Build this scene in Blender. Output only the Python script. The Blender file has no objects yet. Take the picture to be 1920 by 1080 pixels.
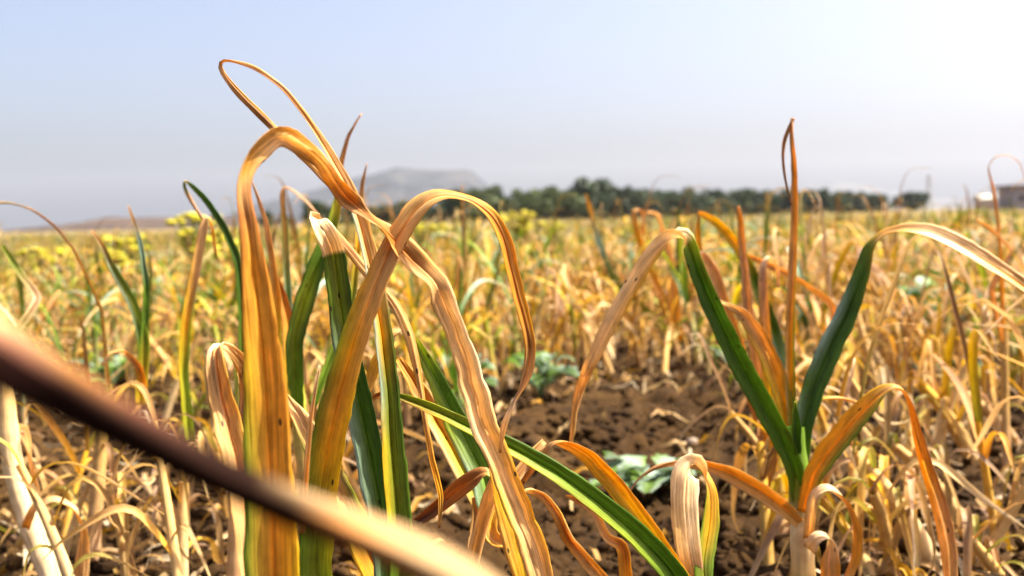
import bpy, math, random
import numpy as np
from mathutils import Vector, Matrix

# ------------------------------------------------------------------ camera, light, exposure
scene = bpy.context.scene
C = scene.collection
CAM_H, FPX = 0.40, 1867.0
PITCH, ROLL = math.radians(3.98), math.radians(1.30)
SUN_EL, SUN_AZ = math.radians(56), math.radians(84)      # azimuth clockwise from the view direction (+Y)

X0 = Vector((1, 0, 0)); FW = Vector((0, math.cos(PITCH), -math.sin(PITCH))); U0 = Vector((0, math.sin(PITCH), math.cos(PITCH)))
RT = X0 * math.cos(ROLL) - U0 * math.sin(ROLL)
UP = X0 * math.sin(ROLL) + U0 * math.cos(ROLL)
CAM = Vector((0, 0, CAM_H))
cd = bpy.data.cameras.new('camera'); cam = bpy.data.objects.new('camera', cd); C.objects.link(cam)
m = Matrix.Identity(4)
for i, v in enumerate((RT, UP, -FW)):
    for k in range(3):
        m[k][i] = v[k]
m.translation = CAM
cam.matrix_world = m
cd.sensor_width = 36; cd.lens = 35.0; cd.clip_start = 0.02; cd.clip_end = 20000
cd.dof.use_dof = True; cd.dof.focus_distance = 0.62; cd.dof.aperture_fstop = 7.2
cd.dof.aperture_blades = 7
scene.camera = cam

w = bpy.data.worlds.new('World'); scene.world = w; w.use_nodes = True
nt = w.node_tree; nt.nodes.clear()
sky = nt.nodes.new('ShaderNodeTexSky'); sky.sky_type = 'NISHITA'; sky.sun_disc = False
sky.sun_elevation = SUN_EL; sky.sun_rotation = SUN_AZ
sky.air_density = 0.72; sky.dust_density = 7.0; sky.ozone_density = 2.0; sky.altitude = 200
bg = nt.nodes.new('ShaderNodeBackground'); bg.inputs[1].default_value = 0.116
wo = nt.nodes.new('ShaderNodeOutputWorld')
tint = nt.nodes.new('ShaderNodeMix'); tint.data_type = 'RGBA'; tint.blend_type = 'MULTIPLY'
tint.inputs[0].default_value = 1; tint.inputs[7].default_value = (1.06, 0.985, 0.935, 1)
nt.links.new(sky.outputs[0], tint.inputs[6]); nt.links.new(tint.outputs[2], bg.inputs[0]); nt.links.new(bg.outputs[0], wo.inputs[0])

sl = bpy.data.lights.new('sun', 'SUN'); sl.energy = 5.0; sl.angle = math.radians(0.53); sl.color = (1, 0.925, 0.79)
so = bpy.data.objects.new('sun', sl); C.objects.link(so)
sd = Vector((math.sin(SUN_AZ) * math.cos(SUN_EL), math.cos(SUN_AZ) * math.cos(SUN_EL), math.sin(SUN_EL)))
so.rotation_euler = sd.to_track_quat('Z', 'Y').to_euler(); so.location = (3, 2, 6)

vs = scene.view_settings
scene.display_settings.display_device = 'sRGB'
vs.view_transform = 'Standard'; vs.look = 'None'; vs.exposure = 1.56; vs.gamma = 1; vs.use_curve_mapping = False
cy = scene.cycles
cy.use_denoising = True
cy.max_bounces = 8; cy.diffuse_bounces = 3; cy.glossy_bounces = 2; cy.transmission_bounces = 6; cy.transparent_max_bounces = 8
cy.volume_bounces = 0
cy.sample_clamp_indirect = 6

rng = random.Random(11)
nrg = np.random.default_rng(5)

# ------------------------------------------------------------------ helpers
def P(px, py, d):
    """The point of the place seen at photograph pixel (px, py) at depth d in metres."""
    return CAM + d * (FW + RT * ((px - 960) / FPX) - UP * ((py - 540) / FPX))

def pix(p):
    v = p - CAM
    d = v.dot(FW)
    if d < 1e-3:
        return None
    return 960 + FPX * v.dot(RT) / d, 540 - FPX * v.dot(UP) / d, d

def onground(px, py):
    r = FW + RT * ((px - 960) / FPX) - UP * ((py - 540) / FPX)
    return CAM + r * (CAM_H / -r.z)

def hash2(ix, iy, seed):
    h = (ix.astype(np.int64) * 374761393 + iy.astype(np.int64) * 668265263 + seed * 974711) & 0x7fffffff
    h = ((h ^ (h >> 13)) * 1274126177) & 0x7fffffff
    return ((h ^ (h >> 16)) & 0xffff) / 65535.0

def vnoise(x, y, seed=0):
    x = np.asarray(x, float); y = np.asarray(y, float)
    ix = np.floor(x); iy = np.floor(y); fx = x - ix; fy = y - iy
    fx = fx * fx * (3 - 2 * fx); fy = fy * fy * (3 - 2 * fy)
    a = hash2(ix, iy, seed); b = hash2(ix + 1, iy, seed); c = hash2(ix, iy + 1, seed); d = hash2(ix + 1, iy + 1, seed)
    return (a * (1 - fx) + b * fx) * (1 - fy) + (c * (1 - fx) + d * fx) * fy

def fbm(x, y, seed=0, o=4):
    s = 0; a = 0.5; f = 1
    for k in range(o):
        s = s + a * vnoise(x * f, y * f, seed + k * 17); a *= 0.5; f *= 2.03
    return s

def mesh_from(name, verts, faces, cols=None, uvs=None, mat=None, smooth=True):
    """verts (n,3); faces: (k,4) int array (or list of lists); cols (n,3) point colour; uvs (n,2) per point."""
    me = bpy.data.meshes.new(name)
    verts = np.asarray(verts, np.float32)
    if isinstance(faces, np.ndarray):
        k, nn = faces.shape
        me.vertices.add(len(verts)); me.vertices.foreach_set('co', verts.ravel())
        me.loops.add(k * nn); me.loops.foreach_set('vertex_index', faces.astype(np.int32).ravel())
        me.polygons.add(k); me.polygons.foreach_set('loop_start', np.arange(0, k * nn, nn, dtype=np.int32))
        me.update(calc_edges=True); me.validate()
    else:
        me.from_pydata([tuple(v) for v in verts.tolist()], [], faces); me.update()
    if cols is not None:
        a = me.attributes.new('Col', 'FLOAT_COLOR', 'POINT')
        cc = np.ones((len(verts), 4), np.float32); cc[:, :3] = cols
        a.data.foreach_set('color', cc.ravel())
    if uvs is not None:
        uv = me.uv_layers.new(name='UVMap')
        li = np.zeros(len(me.loops), np.int32); me.loops.foreach_get('vertex_index', li)
        uv.data.foreach_set('uv', np.asarray(uvs, np.float32)[li].ravel())
    if smooth:
        me.polygons.foreach_set('use_smooth', np.ones(len(me.polygons), bool))
    if mat:
        me.materials.append(mat)
    return me

def link(name, me, parent=None):
    o = bpy.data.objects.new(name, me); C.objects.link(o)
    if parent is not None:
        o.parent = parent
    return o

def tag(o, label=None, cat=None, group=None, kind=None):
    if label: o['label'] = label
    if cat: o['category'] = cat
    if group: o['group'] = group
    if kind: o['kind'] = kind
    return o

def thing(name, label, cat, loc=(0, 0, 0), group=None, rz=0):
    o = bpy.data.objects.new(name, None); C.objects.link(o)
    o.location = loc; o.rotation_euler = (0, 0, rz); o.empty_display_size = 0.05
    return tag(o, label, cat, group)

# ------------------------------------------------------------------ materials
def newmat(name):
    mt = bpy.data.materials.new(name); mt.use_nodes = True
    t = mt.node_tree; t.nodes.clear()
    out = t.nodes.new('ShaderNodeOutputMaterial')
    return mt, t, out

def N(t, kind, **kw):
    n = t.nodes.new(kind)
    for k, v in kw.items():
        setattr(n, k, v)
    return n

def mixc(t, f, a, b, mode='MIX'):
    n = N(t, 'ShaderNodeMix', data_type='RGBA', blend_type=mode)
    for s, v in ((n.inputs[0], f), (n.inputs[6], a), (n.inputs[7], b)):
        if hasattr(v, 'is_linked') or hasattr(v, 'links'):
            t.links.new(v, s)
        else:
            s.default_value = v if not isinstance(v, tuple) else (*v, 1)
    return n.outputs[2]

def ramp(t, src, stops):
    n = N(t, 'ShaderNodeValToRGB')
    e = n.color_ramp.elements
    while len(e) < len(stops):
        e.new(0.5)
    for el, (p, c) in zip(e, stops):
        el.position = p; el.color = (*c, 1) if isinstance(c, tuple) else (c, c, c, 1)
    t.links.new(src, n.inputs[0])
    return n.outputs[0]

def leaf_material(name, trans=0.42, spots=True, jitter=0.0, rough=0.5, spec=0.3):
    mt, t, out = newmat(name)
    L = t.links.new
    col = N(t, 'ShaderNodeAttribute', attribute_name='Col').outputs['Color']
    uv = N(t, 'ShaderNodeUVMap', uv_map='UVMap').outputs[0]
    mp = N(t, 'ShaderNodeMapping'); mp.inputs['Scale'].default_value = (1300, 14, 1); L(uv, mp.inputs[0])
    st = N(t, 'ShaderNodeTexNoise', noise_dimensions='2D'); st.inputs['Scale'].default_value = 1; st.inputs['Detail'].default_value = 3; L(mp.outputs[0], st.inputs[0])
    mp2 = N(t, 'ShaderNodeMapping'); mp2.inputs['Scale'].default_value = (520, 16, 1); L(uv, mp2.inputs[0])
    st2 = N(t, 'ShaderNodeTexNoise', noise_dimensions='2D'); st2.inputs['Scale'].default_value = 1; st2.inputs['Detail'].default_value = 4; L(mp2.outputs[0], st2.inputs[0])
    f1 = ramp(t, st.outputs[0], [(0.3, 0.84), (0.7, 1.12)])
    f2 = ramp(t, st2.outputs[0], [(0.32, (0.93, 0.88, 0.82)), (0.66, (1.10, 1.09, 1.08))])
    mp4 = N(t, 'ShaderNodeMapping'); mp4.inputs['Scale'].default_value = (170, 55, 1); L(uv, mp4.inputs[0])
    st4 = N(t, 'ShaderNodeTexNoise', noise_dimensions='2D'); st4.inputs['Scale'].default_value = 1; st4.inputs['Detail'].default_value = 6; st4.inputs['Roughness'].default_value = 0.65; L(mp4.outputs[0], st4.inputs[0])
    f4 = ramp(t, st4.outputs[0], [(0.30, (0.84, 0.78, 0.70)), (0.47, (1.0, 1.0, 1.0)), (0.70, (1.22, 1.20, 1.22))])
    c = mixc(t, 1.0, col, f1, 'MULTIPLY'); c = mixc(t, 1.0, c, f2, 'MULTIPLY'); c = mixc(t, 1.0, c, f4, 'MULTIPLY')
    if jitter:
        oi = N(t, 'ShaderNodeObjectInfo')
        hs = N(t, 'ShaderNodeHueSaturation')
        mr = N(t, 'ShaderNodeMapRange'); mr.inputs[3].default_value = 1 - jitter; mr.inputs[4].default_value = 1 + jitter
        L(oi.outputs['Random'], mr.inputs[0]); L(mr.outputs[0], hs.inputs['Value']); L(c, hs.inputs['Color'])
        c = hs.outputs[0]
    if spots:
        mp3 = N(t, 'ShaderNodeMapping'); mp3.inputs['Scale'].default_value = (150, 60, 1); L(uv, mp3.inputs[0])
        vo = N(t, 'ShaderNodeTexVoronoi', voronoi_dimensions='2D'); vo.inputs['Scale'].default_value = 1; L(mp3.outputs[0], vo.inputs[0])
        sep = N(t, 'ShaderNodeSeparateColor'); L(vo.outputs['Color'], sep.inputs[0])
        a = N(t, 'ShaderNodeMath', operation='LESS_THAN'); L(vo.outputs['Distance'], a.inputs[0]); a.inputs[1].default_value = 0.11
        b = N(t, 'ShaderNodeMath', operation='LESS_THAN'); L(sep.outputs[0], b.inputs[0]); b.inputs[1].default_value = 0.05
        ab = N(t, 'ShaderNodeMath', operation='MULTIPLY'); L(a.outputs[0], ab.inputs[0]); L(b.outputs[0], ab.inputs[1])
        ab2 = N(t, 'ShaderNodeMath', operation='MULTIPLY'); L(ab.outputs[0], ab2.inputs[0]); ab2.inputs[1].default_value = 0.85
        c = mixc(t, ab2.outputs[0], c, (0.035, 0.018, 0.012))
    bp = N(t, 'ShaderNodeBump'); bp.inputs['Strength'].default_value = 0.7; bp.inputs['Distance'].default_value = 0.0011; L(st2.outputs[0], bp.inputs['Height'])
    pr = N(t, 'ShaderNodeBsdfPrincipled'); pr.inputs['Roughness'].default_value = rough
    pr.inputs['Specular IOR Level'].default_value = spec
    L(c, pr.inputs['Base Color']); L(bp.outputs[0], pr.inputs['Normal'])
    tr = N(t, 'ShaderNodeBsdfTranslucent')
    hs2 = N(t, 'ShaderNodeHueSaturation'); hs2.inputs['Saturation'].default_value = 1.02; hs2.inputs['Value'].default_value = 1.1; L(c, hs2.inputs['Color'])
    L(hs2.outputs[0], tr.inputs[0]); L(bp.outputs[0], tr.inputs[1])
    mx = N(t, 'ShaderNodeMixShader'); mx.inputs[0].default_value = trans
    L(pr.outputs[0], mx.inputs[1]); L(tr.outputs[0], mx.inputs[2]); L(mx.outputs[0], out.inputs[0])
    return mt

M_LEAF = leaf_material('garlic_leaf', 0.45)
M_FIELD = leaf_material('field_garlic_leaf', 0.30, spots=False, jitter=0.22, rough=0.5)
M_STEM = leaf_material('garlic_stem', 0.10, spots=False, jitter=0.12, rough=0.5)
M_WEED = leaf_material('weed_leaf', 0.28, spots=False, jitter=0.15, rough=0.45)

def simple(name, color, rough=0.8, noise_scale=None, var=0.35, bump=0.0, coord='Object'):
    mt, t, out = newmat(name)
    pr = N(t, 'ShaderNodeBsdfPrincipled'); pr.inputs['Roughness'].default_value = rough
    if noise_scale:
        tc = N(t, 'ShaderNodeTexCoord')
        no = N(t, 'ShaderNodeTexNoise'); no.inputs['Scale'].default_value = noise_scale; no.inputs['Detail'].default_value = 6
        t.links.new(tc.outputs[coord], no.inputs[0])
        f = ramp(t, no.outputs[0], [(0.3, 1 - var), (0.7, 1 + var)])
        t.links.new(mixc(t, 1.0, color, f, 'MULTIPLY'), pr.inputs['Base Color'])
        if bump:
            bp = N(t, 'ShaderNodeBump'); bp.inputs['Distance'].default_value = bump; t.links.new(no.outputs[0], bp.inputs['Height'])
            t.links.new(bp.outputs[0], pr.inputs['Normal'])
    else:
        pr.inputs['Base Color'].default_value = (*color, 1)
    t.links.new(pr.outputs[0], out.inputs[0])
    return mt

SOIL = (0.044, 0.0215, 0.0050)
def soil_material():
    mt, t, out = newmat('soil')
    L = t.links.new
    geo = N(t, 'ShaderNodeNewGeometry')
    n1 = N(t, 'ShaderNodeTexNoise'); n1.inputs['Scale'].default_value = 9; n1.inputs['Detail'].default_value = 6; L(geo.outputs['Position'], n1.inputs[0])
    n2 = N(t, 'ShaderNodeTexNoise'); n2.inputs['Scale'].default_value = 90; n2.inputs['Detail'].default_value = 8; n2.inputs['Roughness'].default_value = 0.65; L(geo.outputs['Position'], n2.inputs[0])
    n3 = N(t, 'ShaderNodeTexNoise'); n3.inputs['Scale'].default_value = 0.06; n3.inputs['Detail'].default_value = 5; L(geo.outputs['Position'], n3.inputs[0])
    c = ramp(t, n1.outputs[0], [(0.3, (0.020, 0.0093, 0.0025)), (0.55, SOIL), (0.75, (0.078, 0.041, 0.0115))])
    c = mixc(t, 1.0, c, ramp(t, n2.outputs[0], [(0.3, 0.65), (0.7, 1.35)]), 'MULTIPLY')
    # beyond the crop the ground is stubble and ploughed land
    sx = N(t, 'ShaderNodeSeparateXYZ'); L(geo.outputs['Position'], sx.inputs[0])
    mr = N(t, 'ShaderNodeMapRange'); mr.inputs[1].default_value = 45; mr.inputs[2].default_value = 75; L(sx.outputs[1], mr.inputs[0])
    far = ramp(t, n3.outputs[0], [(0.35, (0.16, 0.11, 0.065)), (0.5, (0.24, 0.18, 0.09)), (0.65, (0.17, 0.15, 0.07))])
    c = mixc(t, mr.outputs[0], c, far)
    bp = N(t, 'ShaderNodeBump'); bp.inputs['Distance'].default_value = 0.006; bp.inputs['Strength'].default_value = 0.8; L(n2.outputs[0], bp.inputs['Height'])
    pr = N(t, 'ShaderNodeBsdfPrincipled'); pr.inputs['Roughness'].default_value = 0.95; pr.inputs['Specular IOR Level'].default_value = 0.15
    L(c, pr.inputs['Base Color']); L(bp.outputs[0], pr.inputs['Normal']); L(pr.outputs[0], out.inputs[0])
    return mt
M_SOIL = soil_material()

# ------------------------------------------------------------------ ground: one sheet, cloddy near the camera
def axis(lo, hi, fine, far_lo, far_hi, g=1.13):
    a = list(np.arange(lo, hi + 1e-9, fine))
    s = fine
    while a[-1] < far_hi:
        s *= g; a.append(a[-1] + s)
    s = fine
    while a[0] > far_lo:
        s *= g; a.insert(0, a[0] - s)
    return np.array(a)

def ground_z(x, y):
    x = np.asarray(x, float); y = np.asarray(y, float)
    r = np.hypot(x, y)
    near = np.clip(1.0 - (r - 6) / 20, 0, 1)
    z = (fbm(x * 3.1, y * 3.1, 3, 3) - 0.45) * 0.050
    cl = np.abs(fbm(x * 14, y * 14, 9, 3) - 0.45) * 2
    z = z + (0.35 - np.minimum(cl, 0.7)) * 0.062 + (fbm(x * 42, y * 42, 31, 2) - 0.4) * 0.040
    z = z * near + (fbm(x * 0.05, y * 0.05, 77, 3) - 0.45) * 0.25 * np.clip((r - 25) / 60, 0, 1)
    return z

xs = axis(-2.6, 2.6, 0.012, -7000, 7000, 1.14); ys = axis(0.2, 3.6, 0.012, -60, 9000, 1.12)
gx, gy = np.meshgrid(xs, ys)
gz = ground_z(gx, gy)
nx, ny = len(xs), len(ys)
idx = np.arange(nx * ny).reshape(ny, nx)
gf = np.stack([idx[:-1, :-1], idx[:-1, 1:], idx[1:, 1:], idx[1:, :-1]], -1).reshape(-1, 4)
g = link('ground', mesh_from('ground', np.stack([gx, gy, gz], -1).reshape(-1, 3), gf, mat=M_SOIL))
tag(g, 'brown cloddy dry soil of the field', kind='structure')

def gz1(x, y):
    return float(ground_z(x, y))

# loose clods: one mass of crumbs on the soil
def icos():
    import bmesh
    bm = bmesh.new(); bmesh.ops.create_icosphere(bm, subdivisions=2, radius=1)
    v = np.array([x.co[:] for x in bm.verts]); f = np.array([[q.index for q in p.verts] for p in bm.faces]); bm.free()
    return v, f
IV, IF = icos()
def icos1():
    import bmesh
    bm = bmesh.new(); bmesh.ops.create_icosphere(bm, subdivisions=1, radius=1)
    v = np.array([x.co[:] for x in bm.verts]); f = np.array([[q.index for q in p.verts] for p in bm.faces]); bm.free()
    return v, f
JV, JF = icos1()
def clods(n, rmin, rmax, region):
    shapes = [JV * (1 + 0.9 * nrg.uniform(-0.5, 0.5, len(JV)))[:, None] for k in range(60)]
    V = []; F = []; k = 0
    pts = np.array([region() for i in range(n)]); zz = ground_z(pts[:, 0], pts[:, 1])
    for i in range(n):
        x, y = pts[i]
        r = rmin + (rmax - rmin) * (rng.random() ** 2.6)
        v = shapes[rng.randrange(60)] * r * np.array([rng.uniform(.8, 1.3), rng.uniform(.8, 1.3), rng.uniform(.6, 1.0)])
        a = rng.random() * 6.28; ca, sa = math.cos(a), math.sin(a)
        V.append(np.stack([v[:, 0] * ca - v[:, 1] * sa + x, v[:, 0] * sa + v[:, 1] * ca + y, v[:, 2] + zz[i] + r * 0.1], -1))
        F.append(JF + k); k += len(v)
    return np.concatenate(V), np.concatenate(F)
def reg_clod():
    y = 0.7 + 3.4 * rng.random() ** 1.3
    return rng.uniform(-0.62, 0.62) * y * 1.05, y
cv, cf = clods(20000, 0.002, 0.014, reg_clod)
tag(link('soil_clods', mesh_from('soil_clods', cv, cf, mat=M_SOIL, smooth=False)), 'loose crumbs and clods of brown soil between the plants', 'soil', kind='stuff')

# ------------------------------------------------------------------ leaf ribbons
COL = {
    'straw': (0.56, 0.35, 0.105), 'pale': (0.66, 0.46, 0.20), 'white': (0.74, 0.61, 0.40), 'tan': (0.52, 0.315, 0.12),
    'brown': (0.29, 0.13, 0.038), 'rust': (0.38, 0.145, 0.020), 'orange': (0.56, 0.295, 0.030), 'amber': (0.60, 0.35, 0.016),
    'yellow': (0.60, 0.43, 0.018), 'lime': (0.31, 0.36, 0.022), 'olive': (0.17, 0.205, 0.016), 'green': (0.085, 0.165, 0.011),
    'dgreen': (0.044, 0.098, 0.010), 'mgreen': (0.125, 0.225, 0.016), 'blue': (0.27, 0.37, 0.30), 'pink': (0.50, 0.31, 0.175),
    'cream': (0.70, 0.55, 0.31), 'plum': (0.13, 0.055, 0.035), 'shade_umber': (0.011, 0.0045, 0.0028), 'dune': (0.30, 0.20, 0.10),  # the near-black tone paints shade on the leaf close to the lens
}
def catmull(pts, n):
    """centripetal Catmull-Rom through the rows of pts (first 3 columns are the point), n samples spread by length."""
    p = np.asarray(pts, float)
    seg = np.linalg.norm(np.diff(p[:, :3], axis=0), axis=1)
    t = np.concatenate([[0], np.cumsum(np.sqrt(np.maximum(seg, 1e-6)))])
    L = np.concatenate([[0], np.cumsum(seg)])
    want = np.linspace(0, L[-1], n)
    tt = np.interp(want, L, t)
    q = np.vstack([2 * p[0] - p[1], p, 2 * p[-1] - p[-2]])
    tq = np.concatenate([[t[0] - (t[1] - t[0])], t, [t[-1] + (t[-1] - t[-2])]])
    out = np.zeros((n, p.shape[1]))
    k = np.clip(np.searchsorted(t, tt, side='right') - 1, 0, len(t) - 2)
    for i in range(n):
        j = k[i]
        t0, t1, t2, t3 = tq[j:j + 4]; P0, P1, P2, P3 = q[j:j + 4]; x = tt[i]
        A1 = (t1 - x) / (t1 - t0) * P0 + (x - t0) / (t1 - t0) * P1
        A2 = (t2 - x) / (t2 - t1) * P1 + (x - t1) / (t2 - t1) * P2
        A3 = (t3 - x) / (t3 - t2) * P2 + (x - t2) / (t3 - t2) * P3
        B1 = (t2 - x) / (t2 - t0) * A1 + (x - t0) / (t2 - t0) * A2
        B2 = (t3 - x) / (t3 - t1) * A2 + (x - t1) / (t3 - t1) * A3
        out[i] = (t2 - x) / (t2 - t1) * B1 + (x - t1) / (t2 - t1) * B2
    lin = np.stack([np.interp(want, L, p[:, c]) for c in range(p.shape[1])], -1)
    out[:, 3:] = lin[:, 3:]
    mixd = 0.30 * out[:, :3] + 0.70 * lin[:, :3]
    for _ in range(2):
        mixd[1:-1] = (mixd[:-2] + 2 * mixd[1:-1] + mixd[2:]) / 4
    out[:, :3] = mixd
    return out, want

def ribbon(ctr, Wd, T, width, fold, cl, cc, cr, length, nc=9, wr=0.0, seed=0, curl=0.0):
    """a leaf blade: centre line, width direction, tangent; V fold and lengthwise wrinkles."""
    n = len(ctr)
    Nn = np.cross(T, Wd); Nn /= np.maximum(np.linalg.norm(Nn, axis=1, keepdims=True), 1e-9)
    s = np.linspace(-1, 1, nc)
    if nc >= 9:
        s = np.concatenate([np.linspace(-1, 0, nc // 2 + 1), np.linspace(0, 1, nc // 2 + 1)]); nc = len(s)
    V = np.zeros((n, nc, 3)); Cc = np.zeros((n, nc, 3)); UV = np.zeros((n, nc, 2))
    for j, q in enumerate(s):
        rag = 1 + 0.06 * (vnoise(length * 160, np.full(n, 3.0 if q < 0 else 7.0), seed) - 0.5) * 2 * abs(q)
        hw = width * 0.5 * rag
        ca = np.cos(fold); sa = np.sin(fold)
        lat = q * hw * ca
        # rounded keel, rolled edges
        nor = hw * sa * abs(q) + curl * hw * (q ** 4)
        if wr:
            nor = nor + wr * np.clip((length / length[-1] - 0.25) / 0.3, 0.25, 1) * (vnoise(np.full(n, q * 4.3 + seed), length * 14, seed + 5) - 0.5) * 2 + wr * 0.4 * (vnoise(np.full(n, q * 1.4 + seed), length * 70, seed + 9) - 0.5) * 2
        V[:, j] = ctr + Wd * lat[:, None] + Nn * nor[:, None]
        e = abs(q) ** 1.5
        Cc[:, j] = (cc * (1 - e) + (cl if q < 0 else cr) * e) * (1.28 if abs(q) < 0.1 and nc >= 9 else 1.0)
        UV[:, j, 0] = q * hw + (seed % 97) * 0.37; UV[:, j, 1] = length + (seed % 89) * 0.53
    ii = np.arange(n * nc).reshape(n, nc)
    F = np.stack([ii[:-1, :-1], ii[:-1, 1:], ii[1:, 1:], ii[1:, :-1]], -1)
    if nc >= 9:
        F = np.delete(F, nc // 2 - 1, axis=1)
    F = F.reshape(-1, 4)
    return V.reshape(-1, 3), F, Cc.reshape(-1, 3), UV.reshape(-1, 2)

SEED = [100]
def leaf(parent, pts, fold=24, n=None, wr=0.0005, curl=0.0, label=None, name='leaf', mat=None, thick=0.0002, nc=11):
    """pts rows: (px, py, depth, width in pixels, turn of the blade about its length in degrees, 'left,centre,right' colours)."""
    SEED[0] += 7; sd_ = SEED[0]
    rows = []
    for px, py, d, wpx, phi, c in pts:
        cs = c.split(','); cs = cs * 3 if len(cs) == 1 else (cs if len(cs) == 3 else [cs[1], cs[0], cs[1]])
        p = P(px, py, d)
        rows.append([*p, wpx * d / FPX, math.radians(phi), *[1.2 * v for k in cs for v in COL[k]]])
    tot = sum((Vector(a[:3]) - Vector(b[:3])).length for a, b in zip(rows, rows[1:]))
    n = n or max(24, min(150, int(tot / 0.0035)))
    S, ln = catmull(rows, n)
    ctr = S[:, :3].copy()
    dry = (0.12 if wr < 0.00045 else 0.35 if wr < 0.0008 else 1.15) * np.clip((ln / ln[-1] - 0.30) / 0.25, 0.12, 1)
    for ax in range(3):
        ctr[:, ax] += dry * (0.0012 * (vnoise(ln * 30, ln * 0 + ax * 5.3, sd_) - 0.5) + 0.0009 * (vnoise(ln * 110, ln * 0 + ax * 7.7, sd_) - 0.5)) * np.clip(ln / 0.05, 0, 1)
    T = np.gradient(ctr, axis=0); T /= np.linalg.norm(T, axis=1, keepdims=True)
    view = ctr - np.array(CAM); view /= np.linalg.norm(view, axis=1, keepdims=True)
    W0 = np.cross(T, view); W0 /= np.maximum(np.linalg.norm(W0, axis=1, keepdims=True), 1e-9)
    B = np.cross(W0, T)
    ph = (S[:, 4] + dry * (0.55 * (vnoise(ln * 26, ln * 0 + 2, sd_ + 3) - 0.5) + 0.35 * (vnoise(ln * 80, ln * 0 + 2, sd_ + 4) - 0.5)))[:, None]
    Wd = W0 * np.cos(ph) + B * np.sin(ph)
    # smooth the width direction so a sharp bend creases instead of tearing
    for _ in range(2):
        k = Wd.copy(); k[1:-1] = (Wd[:-2] + 2 * Wd[1:-1] + Wd[2:]) / 4; Wd = k
    Wd -= T * (Wd * T).sum(1, keepdims=True) * 0.8
    Wd /= np.maximum(np.linalg.norm(Wd, axis=1, keepdims=True), 1e-9)
    V, F, Cc, UV = ribbon(ctr, Wd, T, S[:, 3] * 1.04 * (1 + dry * 0.22 * (vnoise(ln * 45, ln * 0 + 4, sd_ + 8) - 0.5)), math.radians(fold), S[:, 5:8], S[:, 8:11], S[:, 11:14], ln, nc, wr * 1.7, sd_, curl)
    base = np.array(parent.location)
    me = mesh_from(name, V - base, F, Cc, UV, mat or M_LEAF)
    o = link(name, me, parent)
    md = o.modifiers.new('thickness', 'SOLIDIFY'); md.thickness = thick; md.offset = 0
    if label: o['label'] = label
    return o

def tube_arrays(path, rad, cols, ns=10, ln0=0.0):
    p = np.asarray(path, float); n = len(p)
    T = np.gradient(p, axis=0); T /= np.linalg.norm(T, axis=1, keepdims=True)
    a = np.array([0.3, 0.9, 0.1]); A = np.cross(T, a); A /= np.linalg.norm(A, axis=1, keepdims=True); B = np.cross(T, A)
    th = np.arange(ns) / ns * 2 * math.pi
    rad = np.asarray(rad, float)
    V = p[:, None] + (A[:, None] * np.cos(th)[None, :, None] + B[:, None] * np.sin(th)[None, :, None]) * rad[:, None, None]
    ii = np.arange(n * ns).reshape(n, ns); jj = np.roll(ii, -1, 1)
    F = np.stack([ii[:-1], jj[:-1], jj[1:], ii[1:]], -1).reshape(-1, 4)
    Cc = np.repeat(np.asarray(cols, float)[:, None], ns, 1)
    L = np.concatenate([[0], np.cumsum(np.linalg.norm(np.diff(p, axis=0), axis=1))])
    UV = np.stack([np.repeat((np.sin(th) * 0.008)[None], n, 0), np.repeat(L[:, None], ns, 1)], -1)
    return V.reshape(-1, 3), F, Cc.reshape(-1, 3), UV.reshape(-1, 2)

def stem(parent, pts, n=30, name='stem', mat=None, sheath=True, label=None):
    """pts rows: (point, radius, colour)."""
    rows = [[*p, r, *COL[c]] for p, r, c in pts]
    S, ln = catmull(rows, n)
    rad = S[:, 3] * (1 + (0.10 * np.abs(np.sin(ln * 95)) if sheath else 0))
    V, F, Cc, UV = tube_arrays(S[:, :3], rad, S[:, 4:7], 12)
    o = link(name, mesh_from(name, V - np.array(parent.location), F, Cc, UV, mat or M_STEM), parent)
    if label: o['label'] = label
    return o

def root(px, d):
    """the spot on the ground under pixel column px at depth d."""
    p = P(px, 1200, d); z = gz1(p.x, p.y)
    return Vector((p.x, p.y, z - 0.004))

HG = 'garlic plants of the near row'
def hero(label, px, d):
    return thing('garlic_plant', label, 'garlic plant', root(px, d), HG)

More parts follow.
